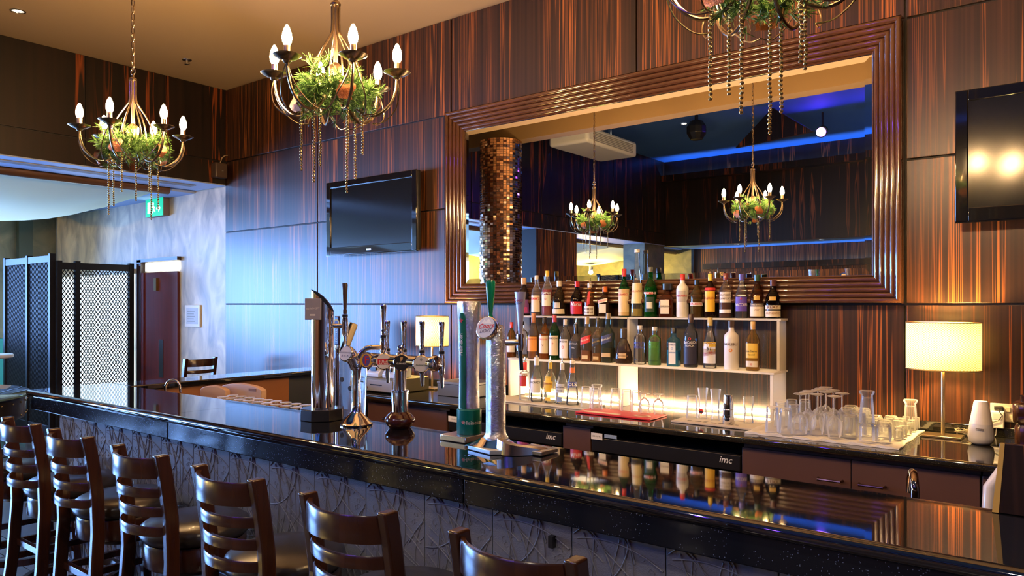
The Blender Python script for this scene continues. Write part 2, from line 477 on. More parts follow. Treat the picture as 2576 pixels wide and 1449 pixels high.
# door in the grey wall
dx0, dx1 = XX(354, YW), XX(456, YW)
DOORM = wood('red mahogany door', (.085, .008, .008), (.13, .014, .012), .5, coat=0)
d1 = struct('door_1', MB().box(dx0, dx0 + .10, YW - .05, YW + .02, 0, 2.16).box(dx0, dx1, YW - .05, YW + .02, 2.13, 2.17),
            mat('dark door frame', (.03, .012, .010), .35), 'dark red wooden door with a bright fanlight above', 'door')
bx('leaf', DOORM, d1, dx0 + .12, dx1 - .03, YW - .03, YW - .005, 0.01, 2.0)
bx('jamb', DOORM, d1, dx0 + .10, dx0 + .16, YW - .045, YW - .004, 0, 2.0)
bx('pane', mat('lit fanlight', (.9, .95, 1), .3, emit=2.2, ecol=(.85, .93, 1)), d1, dx0 + .16, dx1 - .03, YW - .02, YW - .01, 2.02, 2.115)
bx('door_closer', mat('aged brass', (.25, .16, .07), .35, 1), d1, dx0 + .44, dx0 + .50, YW - .06, YW - .03, 1.78, 1.93)
bx('push_plate', mat('dull steel', (.22, .18, .18), .3, 1), d1, dx0 + .52, dx0 + .62, YW - .035, YW - .029, .75, 1.2)
w2 = struct('added_glow_panes', MB().box(-11.65, -9.42, YW - .03, YW + .01, .25, .32).box(-11.65, -9.42, YW - .03, YW + .01, 2.0, 2.06), WHITE, 'added glowing panes that brighten the view behind the lattice screen', 'window')  # added glowing panes, brighten what shows through the lattice
for k in range(3): bx('pane', mat('added glow pane', (.8, .9, 1), .4, emit=1.3, ecol=(.66, .85, 1)), w2, -11.63 + k * .735, -10.91 + k * .735, YW - .02, YW - .01, .325, 1.995)
dk = wood('dark green timber', (.02, .02, .018), (.04, .035, .03), .4)

# ================================================================== MIRROR
MX0, MX1, MZ0, MZ1 = -4.065, -.795, 1.625, 3.14
mr = thing('wall_mirror', 'huge wall mirror in a wide reeded brown frame behind the bottles', 'mirror', ((MX0 + MX1) / 2, YW - .02, MZ0))
ox, oz = (MX0 + MX1) / 2, MZ0
FW = .155
# frame profile: (distance in from the outer edge, height off the wall)
prof = [(0, 0), (0, .085)]
for k in range(5):
    a0 = k * .029; h0 = .085 - k * .013
    for q in range(7):
        a = PI * q / 6
        prof.append((a0 + .0145 - .0145 * math.cos(a), h0 - .004 - .006 * q / 6 + .010 * math.sin(a)))
prof += [(FW - .008, .028), (FW, .022), (FW, 0)]
def frame_side(a, b, c, d):
    """a,b outer corners; c,d inner corners (x,z)"""
    secs = []
    for (o, i) in ((a, c), (b, d)):
        secs.append([(o[0] + (i[0] - o[0]) * t / FW - ox, -h, o[1] + (i[1] - o[1]) * t / FW - oz) for t, h in prof])
    return MB().loft(secs)
oc = [(MX0, MZ0), (MX1, MZ0), (MX1, MZ1), (MX0, MZ1)]
ic = [(MX0 + FW, MZ0 + FW), (MX1 - FW, MZ0 + FW), (MX1 - FW, MZ1 - FW), (MX0 + FW, MZ1 - FW)]
for k in range(4):
    j = (k + 1) % 4
    frame_side(oc[k], oc[j], ic[k], ic[j]).build('frame_side', REED, mr, smooth=True)
MIRR = mat('mirror silver', (.88, .90, .90), 0.0, 1)
gx0, gx1, gz0, gz1 = ic[0][0] - ox, ic[1][0] - ox, ic[0][1] - oz, ic[2][1] - oz
B = .038
v = [(gx0, -.012, gz0), (gx1, -.012, gz0), (gx1, -.012, gz1), (gx0, -.012, gz1),
     (gx0 + B, -.0145, gz0 + B), (gx1 - B, -.0145, gz0 + B), (gx1 - B, -.0145, gz1 - B), (gx0 + B, -.0145, gz1 - B)]
MB().add(v, [(4, 5, 6, 7), (0, 1, 5, 4), (1, 2, 6, 5), (2, 3, 7, 6), (3, 0, 4, 7)]).build('mirror_glass', MIRR, mr, fix=False)

# ================================================================== FRONT BAR
BZ = 1.10; YF = 1.757; YB = 2.245; BX0 = -5.11; BX1 = .95
bar = thing('bar_counter', 'long bar with polished black granite top and embossed grey front', 'bar counter', (-2.2, 1.95, 0))
bo = Vector((-2.2, 1.95, 0))
def loc(x, y, z): return (x - bo.x, y - bo.y, z - bo.z)
def lbox(mb, x0, x1, y0, y1, z0, z1): return mb.box(x0 - bo.x, x1 - bo.x, y0 - bo.y, y1 - bo.y, z0, z1)
joints = [-3.44, -1.58, BX1]
def edge_prof():
    """granite top section in (y, z): bullnose at the front"""
    p = [(YB - .004, BZ), (YB, BZ - .004), (YB, BZ - .035), (YF + .024, BZ - .035)]
    p += [(YF + .019 + .019 * math.cos(a), BZ - .019 + .019 * math.sin(a)) for a in [PI * 1.5 - PI * k / 10 for k in range(11)]]
    p += [(YF + .024, BZ)]
    return p
sec = edge_prof()
x0 = BX0 + .0
first = True
px0 = x0
for xj in joints:
    MB().loft([[(x - bo.x, y - bo.y, z) for y, z in sec] for x in (px0 + .0012, xj - .0012)]).build('stone_slab', GRANITE, bar, smooth=True)
    lb = MB(); lbox(lb, px0 + .002 + (.06 if first else 0), xj - .002, YF + .018, YF + .05, BZ - .115, BZ - .036)
    lb.build('edge_slab', GRAN_EDGE, bar, bevel=.004)
    px0 = xj; first = False
# return leg towards the back wall
XI = -4.82
MB().box(BX0 - bo.x, XI - bo.x, YB + .002 - bo.y, YW - .03 - bo.y, BZ - .035, BZ).build('stone_slab', GRANITE, bar, bevel=.008)
bx('edge_slab', GRAN_EDGE, bar, BX0 + .02 - bo.x, BX0 + .05 - bo.x, YF + .02 - bo.y, YW - .03 - bo.y, BZ - .115, BZ - .036)
bx('inner_apron', mat('orange brown board', (.30, .12, .045), .45), bar, XI - .06 - bo.x, XI - .03 - bo.x, 2.3 - bo.y, 3.45 - bo.y, .2, BZ - .04)
bx('inner_apron', mat('blue grey board', (.05, .06, .085), .4), bar, XI - .10 - bo.x, XI - .07 - bo.x, 3.46 - bo.y, YW - .03 - bo.y, .2, BZ - .04)
core = MB(); lbox(core, -4.70, BX1, YF + .07, YB - .03, 0.0, BZ - .036)
core.box(-5.0 - bo.x, XI - .1 - bo.x, YB - .03 - bo.y, YW - .03 - bo.y, 0, BZ - .036)
core.build('bar_body', mat('bar carcass', (.03, .025, .028), .5), bar)
# embossed tiles
EMB = mat('embossed grey vinyl', (.20, .20, .23), .42, bump=.25, bscale=220)
tw = .297; th = BZ - .115 - .05
tile = None
rngs = random.Random(11)
ribs = MB()
def ribcurve(fn, n=18, r=.0024):
    pts = []
    for k in range(n + 1):
        x, z = fn(k / n)
        if 0.002 < x < tw - .002 and 0.004 < z < th - .004: pts.append((x, -.0007, z))
        elif len(pts) > 1: ribs.tube(pts, r, 6, flat=.9, caps=False); pts = []
        else: pts = []
    if len(pts) > 1: ribs.tube(pts, r, 6, flat=.9, caps=False)
for k in range(58):
    cx = rngs.uniform(-.25, .55); cz = rngs.uniform(-.1, th); rr = rngs.uniform(.16, .46); a0 = rngs.uniform(0, 2 * PI); sp = rngs.uniform(1.6, 3.2)
    ribcurve(lambda t: (cx + rr * math.cos(a0 + sp * t), cz + rr * math.sin(a0 + sp * t)), 60, rngs.choice([.0018, .0024, .0030]))
for k in range(22):
    x1 = rngs.uniform(0, .3); z1 = rngs.uniform(0, th); a = rngs.uniform(.5, 2.7); L = rngs.uniform(.5, .9); bend = rngs.uniform(-.04, .04)
    ribcurve(lambda t: (x1 + math.cos(a) * L * (t - .5) + bend * math.sin(PI * t), z1 + math.sin(a) * L * (t - .5)), 40, rngs.choice([.0015, .0022, .0026]))
for k in range(90):        # small curls between the long ribs
    cx = rngs.uniform(.02, tw - .02); cz = rngs.uniform(.03, th - .03); s0 = rngs.uniform(.006, .014); a0 = rngs.uniform(0, 6)
    ribcurve(lambda t: (cx + s0 * (1 - .6 * t) * math.cos(a0 + 5 * t), cz + s0 * (1 - .6 * t) * math.sin(a0 + 5 * t)), 10, .0007)
xt = -4.754 + tw * 0
while xt < BX1 - .05:
    if tile is None:
        tile = MB().box(.0015, tw - .0015, 0, .02, 0, th).build('tile', EMB, bar, loc=loc(xt, YF + .052, .05), bevel=.0015)
        rib = ribs.build('raised_ribs', EMB, tile, smooth=True); tag(rib, kind='stuff')
    else:
        t2 = share(tile, loc=loc(xt, YF + .052, .05)); share(rib, parent=t2)
    xt += tw
bx('door_catch', BLACK, bar, -1.262 - bo.x, -1.246 - bo.x, YF + .035 - bo.y, YF + .052 - bo.y, .905, .94)

# raised flap at the right end of the bar
fp = G(2520, 1275, BZ)
flap = thing('bar_flap', 'lifted dark veneer counter flap with edge coloured as if lit yellow at the right end', 'counter flap', (fp.x, YB - .03, BZ + .001))
MB().box(0, .6, -.012, .012, 0, .172, Rm(-.06, 'X')).build('flap_board', EBONY, flap, bevel=.002)
MB().prism([(-.014, 0), (.0, 0), (.012, .172), (.002, .172)], -.013, .013, Rm(-.06, 'X') @ Rm(PI / 2, 'X')).build('edge_strip', mat('yellow-lit flap edge colour', (.80, .45, .10), .35), flap)  # yellow light on the flap edge is put into its colour

# ================================================================== BACK COUNTER
CZ = .96; CY = 3.63
bc = thing('back_counter', 'dark granite back counter running under the mirror', 'counter', (-2.0, 4.0, 0))
def cbox(name, m, x0, x1, y0, y1, z0, z1, bevel=0, par=None):
    return MB().box(x0 + 2.0, x1 + 2.0, y0 - 4.0, y1 - 4.0, z0, z1).build(name, m, par or bc, bevel=bevel)
cbox('worktop', GRAN_BACK, -4.72, 1.4, CY, YW - .022, CZ - .035, CZ, .012)
for a_, b_ in ((-4.72, -3.32), (-1.385, 1.4)): cbox('upstand', GRAN_BACK, a_, b_, YW - .05, YW - .022, CZ + .001, CZ + .05, .003)
FY = CY + .04
HANDLE = mat('bronzed handle', (.20, .13, .10), .2, 1)
def cabinet(label, pxs, handles, m=BROWNLAM):
    X = [XX(p, FY) for p in pxs]
    c = thing('base_cabinet', label, 'cabinet', ((X[0] + X[-1]) / 2, FY + .25, .1), group='cabinets under the back counter')
    cx = (X[0] + X[-1]) / 2
    MB().box(X[0] - cx + .001, X[-1] - cx - .001, -.22, .25, -.099, .82).build('carcass', m, c)
    for a, b, hnd in zip(X, X[1:], handles):
        d = MB().box(a - cx + .002, b - cx - .002, -.25, -.221, .02, .80).build('door', m, c, bevel=.0015)
        if hnd is not None:
            hx = (b - .09 if hnd > 0 else a + .09) - cx
            MB().tube([(hx - .055, -.252, .70), (hx - .05, -.285, .70), (hx + .05, -.285, .70), (hx + .055, -.252, .70)], .006, 8).build('handle', HANDLE, d, smooth=True)
    return c
cabinet('purple brown two door cabinet under the towel of glasses', [1866, 2141, 2466], [1, -1])
cabinet('brown cabinet at the far right under the white diffuser', [2470, 2760], [None])
cabinet('narrow brown filler cabinet between the two black fridges', [1416, 1486], [None])
cabinet('grey brown two door cabinet under the cash drawer', [925, 1005, 1124], [1, None])
FGLASS = thin_glass('fridge glass', (.35, .36, .38), .0, .9)
FINT = mat('fridge interior', (.05, .05, .055), .4)
def fridge(label, p0, p1, logo_px, ndoor):
    a, b = XX(p0, FY), XX(p1, FY)
    c = thing('bottle_fridge', label, 'fridge', ((a + b) / 2, FY + .26, .1), group='black bottle fridges under the back counter')
    w = (b - a) / 2 - .004
    MB().box(-w, w, .22, .25, 0, .755).box(-w, w, -.23, .22, -.099, .03).box(-w, -w + .03, -.23, .22, .03, .755).box(w - .03, w, -.23, .22, .03, .755).box(-w, w, -.23, .22, .69, .755).build('cabinet_body', BLACK, c)
    hd = MB().box(-w, w, -.26, -.231, .675, .755).build('header', BLACK, c, bevel=.004)
    lx = XX(logo_px, FY) - c.location.x
    lettering(hd, 'imc', Tm(lx, -.262, .725) @ FRONT, .048, WHITE, shear=.25, bold=.01)
    dw = 2 * w / ndoor
    for k in range(ndoor):
        x0 = -w + k * dw + .004; x1 = x0 + dw - .008
        d = MB().box(x0, x0 + .045, -.255, -.232, .04, .67).box(x1 - .045, x1, -.255, -.232, .04, .67).box(x0 + .045, x1 - .045, -.255, -.232, .63, .67).box(x0 + .045, x1 - .045, -.255, -.232, .04, .09).build('door', BLACK_G, c)
        bx('pane', FGLASS, d, x0 + .045, x1 - .045, -.246, -.242, .09, .63)
        MB().tube([(x0 + .02, -.262, .60), (x0 + .012, -.28, .57), (x0 + .012, -.285, .45), (x0 + .02, -.262, .40)], .005, 8).build('handle', CHROME, d, smooth=True)
    MB().box(-w + .03, w - .03, -.15, .2, .38, .39).build('shelf', CHROME_S, c)
    return c
fr1 = fridge('long black fridge with two glass doors and a white number tag', 1487, 1864, 1825, 2)
fr2 = fridge('black bottle fridge partly hidden behind the beer columns', 1128, 1414, 1385, 2)
# number tags on the fridges
def number_tag(label, px, py, s):
    p = P(px, py, FY + .26 - .262)
    t = thing('number_tag', label, 'tag', (p.x, FY - .004, p.z))
    w = XX(px + 14, FY) - XX(px - 14, FY)
    MB().box(-w / 2, w / 2, -.003, 0, -.017, .02).build('card', PAPERW, t)
    lettering(t, s, Tm(0, -.0035, .001) @ FRONT, .013, paper((.1, .1, .1)))
    return t
number_tag('small white number card on the long fridge corner', 1502, 1098, 'DR-RF-46')
number_tag('small white number card behind the green beer column', 1143, 1055, 'DR-RF-')
p = P(1537, 1099, FY)
bx('rating_sticker', mat('sticker blue', (.3, .42, .6), .4), None, p.x - .04, p.x + .04, FY - .006, FY - .003, p.z - .008, p.z + .012)
tag(bpy.data.objects['rating_sticker'], 'small blue and white energy sticker on the fridge header', 'sticker')

# ================================================================== BOTTLE SHELVES
SX0, SXM, SX1 = -3.30, -2.394, -1.415
Z1, Z2 = 1.236, 1.536              # shelf tops
Y1, Y2 = 4.185, 4.300              # shelf front edges
YBK = YW - .024
su = thing('shelf_unit', 'stepped white acrylic bottle display lit from below', 'shelf unit', ((SX0 + SX1) / 2, 4.3, CZ + .001))
so = Vector(((SX0 + SX1) / 2, 4.3, CZ + .001))
def sbox(name, m, x0, x1, y0, y1, z0, z1, bevel=0):
    return MB().box(x0 - so.x, x1 - so.x, y0 - so.y, y1 - so.y, z0 - so.z, z1 - so.z).build(name, m, su, bevel=bevel)
for a, b in ((SX0, SXM), (SXM, SX1)):
    sbox('shelf', ACRYL, a + .002, b - .002 + (.012 if b == SX1 else 0), Y2, YBK, Z2 - .012, Z2, .002)
    sbox('shelf', ACRYL, a + .002, b - .002 + (.012 if b == SX1 else 0), Y1, YBK, Z1 - .012, Z1, .002)
    sbox('back_sheet', thin_glass('scuffed clear acrylic', (.93, .93, .92), .03, .8), a + .02, b - .02, YBK - .006, YBK - .002, CZ + .03, Z2 - .02)
for x in (SX0, SXM - .008, SX1 - .016):
    pts = [(Y1 + .01, CZ + .002), (YBK, CZ + .002), (YBK, Z2 - .013), (Y2 + .008, Z2 - .013), (Y2 + .008, Z1 + .001), (Y1 + .01, Z1 + .001)]
    # stepped upright, split where the middle shelf crosses
    low = [(Y1 + .01, CZ + .002), (YBK, CZ + .002), (YBK, Z1 - .013), (Y1 + .01, Z1 - .013)]
    up = [(Y2 + .008, Z1 + .001), (YBK, Z1 + .001), (YBK, Z2 - .013), (Y2 + .008, Z2 - .013)]
    m_ = MB()
    for poly in (low, up):
        m_.loft([[(xx - so.x, y - so.y, z - so.z) for y, z in poly] for xx in (x, x + .016)])
    m_.build('upright', ACRYL, su)
LED = mat('warm led strip', (1, .9, .75), .5, emit=95, ecol=(1, .66, .34))
sbox('led_strip', LED, SX0 + .03, SX1 - .03, YBK - .04, YBK - .028, CZ + .012, CZ + .022)
sbox('led_rail', ACRYL, SX0 + .02, SX1 - .02, YBK - .055, YBK - .01, CZ + .001, CZ + .010)
sbox('base_board', ACRYL, SX0 + .0, SXM - .09, 3.93, 4.17, CZ + .001, CZ + .010, .002)

# ------------------------------------------------------------------ bottles
PROF = {
 'std':   [(0, 0), (.92, 0), (1, .02), (1, .56), (.95, .63), (.66, .72), (.40, .78), (.33, .83), (.32, 1)],
 'tall':  [(0, 0), (.92, 0), (1, .02), (1, .52), (.92, .60), (.62, .70), (.40, .76), (.34, .80), (.31, 1)],
 'slope': [(0, 0), (.92, 0), (1, .02), (1, .42), (.90, .54), (.66, .66), (.44, .76), (.36, .82), (.33, 1)],
 'round': [(0, 0), (.80, 0), (.92, .02), (1, .22), (1, .42), (.88, .56), (.55, .68), (.36, .75), (.32, .82), (.30, 1)],
 'cone':  [(0, 0), (.95, 0), (1, .012), (.98, .10), (.80, .36), (.72, .50), (.44, .72), (.36, .90), (.36, 1)],
 'bell':  [(0, 0), (.86, 0), (1, .05), (1, .16), (.88, .34), (.62, .55), (.40, .66), (.30, .72), (.28, 1)],
 'box':   [(0, 0), (.94, 0), (1, .015), (1, .64), (.96, .69), (.70, .735), (.42, .77), (.37, .80), (.35, 1)],
 'ketel': [(0, 0), (.92, 0), (1, .02), (1, .64), (.93, .71), (.60, .76), (.40, .79), (.38, .83), (.37, 1)],
 'squat': [(0, 0), (.94, 0), (1, .02), (1, .50), (.94, .58), (.62, .66), (.38, .71), (.34, .78), (.34, 1)],
}
def prad(pr, z):
    for (r0, z0), (r1, z1) in zip(pr, pr[1:]):
        if z0 <= z <= z1 and z1 > z0:
            return r0 + (r1 - r0) * (z - z0) / (z1 - z0)
    return pr[-1][0]
def liquid(c, d=.55):
    return thin_glass('liquid %.2f %.2f %.2f' % c, tuple(min(1, x ** .5) for x in c), d, .6, c)
def tglass(c): return thin_glass('glass %.2f %.2f %.2f' % c, c, .05, .9, c)
def front_y(x, R, n, asp):
    q = min(.999, abs(x) / R)
    return -R * asp * (1 - q ** n) ** (1 / n)
BG = 'bottles on the acrylic display'
def bottle(label, px, top, base, w, tier, pr='std', n=2.0, asp=1.0, glass=(.94, .96, .96), liq=None, cap=((.05, .05, .05), .88, 1.15), labs=(), txt=(), pour=False, name='liquor_bottle', opaque=None, cat='bottle'):
    Y, Z = {0: (4.03, CZ + .0115), 1: (Y1 + .065, Z1 + .001), 2: (Y2 + .058, Z2 + .001)}[tier]
    t = TT(px, Y); X = XX(px, Y)
    H = (base - top) * t / K
    if pour: Hb = H * .87
    else: Hb = H
    R = w / 2 * t / K * (1 if n == 2.0 else .86)
    if R * asp > .055 and tier == 2: asp = .055 / R
    b = thing(name, label, cat, (X, Y, Z), .26 if n == 2.0 else .10, group=BG)
    pf = PROF[pr]
    pp = [(r * R, z * Hb) for r, z in pf]
    gm = opaque or (CLEAR if glass == (.94, .96, .96) else tglass(glass))
    seg = 24 if n == 2.0 else 32
    neck_r = pf[-1][0] * R
    MB().lathe(pp, seg, n=n, asp=asp).build('body', gm, b, smooth=True)
    if liq and min(liq[0]) < .75:
        c, lev = liq
        lp = [(0, .012 * Hb)] + [(.95 * prad(pf, z) * R, max(.012, z) * Hb) for z in [.012, .05, .15, .3, .45, .55, .62, .7, .78] if z < lev - .02] + [(.95 * prad(pf, lev) * R, lev * Hb), (0, lev * Hb)]
        MB().lathe(lp, seg, n=n, asp=asp).build('liquid', liquid(c), b, smooth=True)
    cc, cz, cr = cap
    na = asp if n != 2.0 else 1
    MB().lathe([(0, cz * Hb), (neck_r * cr, cz * Hb), (neck_r * cr, Hb * .995), (neck_r * cr * .9, Hb * 1.002), (0, Hb * 1.002)], 16, asp=na).build('cap', mat('cap %.2f %.2f %.2f' % cc, cc, .3, coat=.3), b, smooth=True)
    if pour:
        MB().tube([(0, 0, Hb), (0, 0, Hb * 1.03), (.001, 0, Hb * 1.05), (.003, 0, H)], [neck_r * .9, neck_r * .8, neck_r * .3, neck_r * .22], 8).build('pourer', CHROME, b, smooth=True)
    for lab in labs:
        z0, z1, col, hw = lab[:4]
        sl = lab[4] if len(lab) > 4 else 0
        zz = [z0 + (z1 - z0) * k / 5 for k in range(6)]
        v, f = [], []
        nx = 15
        for z in zz:
            r = prad(pf, z) * R * 1.025
            for i in range(nx):
                q = -1 + 2 * i / (nx - 1)
                x = R * hw * math.sin(q * PI / 2 * .98) if n == 2.0 else R * hw * q
                x = max(-r * .998, min(r * .998, x))
                v.append((x, front_y(x, r, n, asp) - .0004, z * Hb + sl * x))
        for a in range(5):
            for i in range(nx - 1):
                f.append((a * nx + i, a * nx + i + 1, (a + 1) * nx + i + 1, (a + 1) * nx + i))
        MB().add(v, f).build('paper_label', paper(col), b, smooth=True, fix=False)
    for tx in txt:
        s, zc, sz, col = tx[:4]
        sl = tx[4] if len(tx) > 4 else 0
        tv, tf = textgeo(s, sz * R, sl, .012)
        mxw = max(abs(q[0]) for q in tv)
        k = min(1, R * .84 / mxw)
        v = []
        slope = tx[5] if len(tx) > 5 else 0
        for x, y, _ in tv:
            x *= k
            z = zc * Hb + y + slope * x
            r = prad(pf, min(1, max(0, z / Hb))) * R * 1.05
            v.append((x, front_y(x, r, n, asp) - .0008, z))
        MB().add(v, tf).build('lettering', paper(col), b, fix=False)
    return b
RED = (.62, .03, .03); CRM = (.80, .72, .52); WHT = (.86, .85, .82); BLK = (.02, .02, .02); GLD = (.65, .42, .08); DRK = (.05, .02, .015)
# top shelf
bottle('dark liqueur bottle with purple label and tan cork at shelf end', 1318, 700, 795, 34, 2, 'round', glass=(.30, .18, .16), liq=((.05, .015, .02), .6), cap=((.62, .42, .24), .82, 1.3), labs=[(.05, .42, (.22, .08, .30), .95), (.08, .22, (.6, .07, .30), .8)])
bottle('clear bottle with white label and half full of brown liquor', 1350, 692, 793, 27, 2, 'tall', liq=((.10, .03, .02), .30), cap=((.75, .70, .66), .90, 1.2), labs=[(.10, .50, CRM, .85)], txt=[("PIMM'S", .42, .6, RED)])
bottle('bright red bitters bottle with yellow cap', 1377, 680, 793, 29, 2, 'tall', liq=((.55, .015, .03), .58), cap=((.80, .55, .06), .87, 1.15), labs=[(.22, .46, (.75, .78, .66), .8)], txt=[('CAMPARI', .50, .55, WHT), ('U', .37, .5, RED)])
bottle('round shouldered dark bottle with red wax seal and ivory label', 1407, 705, 793, 36, 2, 'round', glass=(.30, .22, .12), liq=((.06, .025, .01), .6), cap=((.78, .70, .58), .84, 1.25), labs=[(.06, .20, CRM, .9), (.22, .38, (.70, .66, .58), .42)])
bottle('black coffee liqueur bottle with red label and red cap', 1452, 706, 793, 34, 2, 'round', glass=(.08, .04, .03), liq=((.02, .01, .01), .6), cap=(RED, .84, 1.25), labs=[(.06, .42, (.60, .02, .03), .9)], txt=[('Maria', .34, .8, WHT, .3)])
bottle('amber liqueur bottle with red ribbon, square white label and pourer', 1484, 698, 794, 30, 2, 'slope', glass=(.75, .45, .22), liq=((.30, .10, .02), .5), cap=((.75, .72, .68), .86, 1.2), labs=[(.05, .30, WHT, .88), (.08, .26, (.20, .14, .10), .74), (.34, .74, RED, .25, .6)], txt=[('Marnier', .17, .5, WHT, .2)], pour=True)
bottle('square brown orange-liqueur bottle with orange cap', 1522, 720, 795, 36, 2, 'squat', n=5, glass=(.36, .18, .08), liq=((.10, .04, .015), .5), cap=((.80, .20, .03), .82, 1.25), labs=[(.12, .42, CRM, .62), (.46, .58, CRM, .8, .2)], txt=[('COINTREAU', .52, .42, RED, 0, .2)])
bottle('straw wrapped green bottle with red cap', 1570, 676, 796, 28, 2, 'tall', glass=(.06, .40, .12), liq=None, cap=(RED, .84, 1.35), labs=[(.02, .10, (.62, .45, .20), 1.0), (.10, .50, (.78, .64, .36), 1.0), (.50, .58, (.66, .50, .24), 1.0)], txt=[('LUXARDO', .46, .55, RED)])
bottle('very tall tapering bottle with pale yellow label', 1603, 628, 797, 33, 2, 'cone', glass=(.90, .90, .84), liq=((.75, .60, .10), .12), cap=((.70, .70, .70), .955, 1.2), labs=[(.20, .50, (.80, .70, .42), .86)], txt=[('GALLIANO', .38, .42, (.45, .10, .04)), ('1896', .56, .28, (.5, .45, .3))])
bottle('bright green vermouth bottle with red round badge', 1637, 672, 797, 35, 2, 'tall', glass=(.05, .48, .10), liq=((.02, .28, .04), .6), cap=((.12, .14, .13), .90, 1.1), labs=[(.10, .40, (.02, .06, .04), .7), (.17, .30, (.75, .78, .76), .45), (.455, .50, RED, .55)], txt=[('MARTINI', .477, .46, WHT)])
bottle('square amaretto bottle with wide black cap', 1679, 713, 797, 44, 2, 'squat', n=5, glass=(.60, .24, .10), liq=((.22, .05, .015), .52), cap=(BLK, .82, 2.0), labs=[(.10, .52, CRM, .60)], txt=[('DISARONNO', .32, .36, (.12, .08, .05))])
bottle('opaque white schnapps bottle with red cap', 1717, 690, 798, 31, 2, 'ketel', opaque=mat('frosted white glass', (.80, .79, .75), .28), cap=(RED, .86, 1.15), labs=[(.36, .62, (.50, .49, .50), .62)], txt=[('ARCHERS', .50, .52, RED)])
bottle('olive amber bottle with dark cap and red white band', 1753, 705, 799, 34, 2, 'std', glass=(.62, .50, .24), liq=((.32, .20, .04), .5), cap=(BLK, .88, 1.15), labs=[(.32, .40, WHT, .95)], txt=[('DRAMBUIE', .36, .42, RED)])
bottle('dark coffee liqueur bottle with yellow label and pourer', 1787, 672, 799, 30, 2, 'std', glass=(.20, .08, .05), liq=((.03, .012, .01), .6), cap=((.80, .58, .05), .84, 1.2), labs=[(.14, .60, (.85, .52, .04), .82), (.62, .68, RED, .9)], txt=[('KAHLUA', .44, .55, (.45, .04, .02))], pour=True)
bottle('ribbed clear whiskey liqueur bottle with burgundy cap', 1826, 688, 800, 34, 2, 'std', glass=(.86, .80, .74), liq=((.20, .06, .02), .34), cap=((.18, .03, .03), .86, 1.2), labs=[(.34, .58, (.80, .76, .68), .8), (.11, .19, WHT, .85)], txt=[('SOUTHERN', .51, .38, (.15, .1, .08)), ('COMFORT', .43, .38, (.15, .1, .08))])
bottle('clear sambuca bottle with violet label and blue cap', 1866, 690, 800, 34, 2, 'slope', glass=(.90, .92, .95), liq=((.80, .82, .86), .5), cap=((.10, .08, .42), .86, 1.3), labs=[(.16, .48, (.12, .07, .48), .8)], txt=[('VACCARI', .30, .60, WHT), ('*', .42, .7, RED)])
bottle('dark brandy bottle with cream lower label and green cap', 1905, 692, 801, 36, 2, 'slope', glass=(.40, .18, .07), liq=((.22, .05, .01), .45), cap=((.03, .08, .04), .86, 1.3), labs=[(.04, .27, CRM, .95), (.27, .35, (.08, .05, .04), .95), (.42, .52, GLD, .4)], txt=[('THREE BARRELS', .31, .34, CRM), ('VSOP', .19, .3, (.3, .1, .05))])
bottle('near black cognac bottle with cream base label at right end', 1945, 704, 801, 40, 2, 'round', glass=(.06, .03, .02), liq=((.03, .012, .005), .6), cap=((.10, .03, .02), .84, 1.3), labs=[(.04, .20, CRM, .9), (.24, .34, (.75, .70, .55), .92), (.46, .56, GLD, .4)], txt=[('REMY', .29, .55, (.2, .1, .05)), ('AUTHENTIC', .13, .34, (.5, .25, .1))])
# middle shelf
bottle('half hidden whisky bottle with red cap behind the silver tap', 1287, 815, 903, 24, 1, 'std', glass=(.75, .45, .15), liq=((.55, .24, .03), .5), cap=(RED, .84, 1.2), labs=[(.15, .45, WHT, .9)])
bottle('stout clear whisky bottle with black label and red band', 1313, 812, 903, 31, 1, 'ketel', n=3, glass=(.88, .86, .82), liq=((.62, .36, .06), .10), cap=(BLK, .90, 1.2), labs=[(.26, .64, (.05, .05, .05), .9), (.30, .38, (.70, .10, .05), .92)], txt=[('HIGHLAND', .58, .44, WHT), ('PARK', .47, .44, WHT)])
bottle('clear whisky bottle with orange label and orange neck', 1342, 790, 904, 30, 1, 'slope', glass=(.88, .82, .74), liq=((.75, .30, .04), .50), cap=((.55, .22, .10), .78, 1.15), labs=[(.16, .48, (.85, .38, .08), .85)], txt=[('ORANGIE', .43, .42, (.5, .1, .03))])
bottle('amber whisky bottle with cream bird label', 1370, 799, 904, 28, 1, 'std', glass=(.80, .50, .16), liq=((.66, .28, .03), .6), cap=(BLK, .86, 1.2), labs=[(.14, .56, CRM, .88)], txt=[('GROUSE', .47, .44, RED, .2), ('v', .34, .7, (.35, .12, .06))])
bottle('green irish whiskey bottle with cream label', 1395, 794, 906, 28, 1, 'std', glass=(.06, .40, .10), liq=((.03, .22, .04), .55), cap=((.45, .03, .04), .84, 1.2), labs=[(.10, .54, CRM, .88)], txt=[('JAMESON', .48, .48, (.05, .06, .05)), ('o', .37, .6, RED)])
bottle('clear bourbon bottle with white label and red rosette', 1422, 802, 904, 30, 1, 'std', n=3, glass=(.92, .92, .90), liq=((.70, .36, .05), .10), cap=((.75, .73, .70), .86, 1.2), labs=[(.06, .52, WHT, .88)], txt=[('JIM BEAM', .46, .52, (.08, .05, .04)), ('O', .32, .75, RED)])
bottle('square whiskey bottle with black label, cap and pourer', 1449, 800, 906, 31, 1, 'squat', n=5, glass=(.88, .84, .78), liq=((.40, .16, .03), .12), cap=(BLK, .74, 1.2), labs=[(.08, .54, (.02, .02, .02), .92)], txt=[("Jack Daniel's", .47, .42, WHT), ('No.7', .36, .42, WHT)], pour=True)
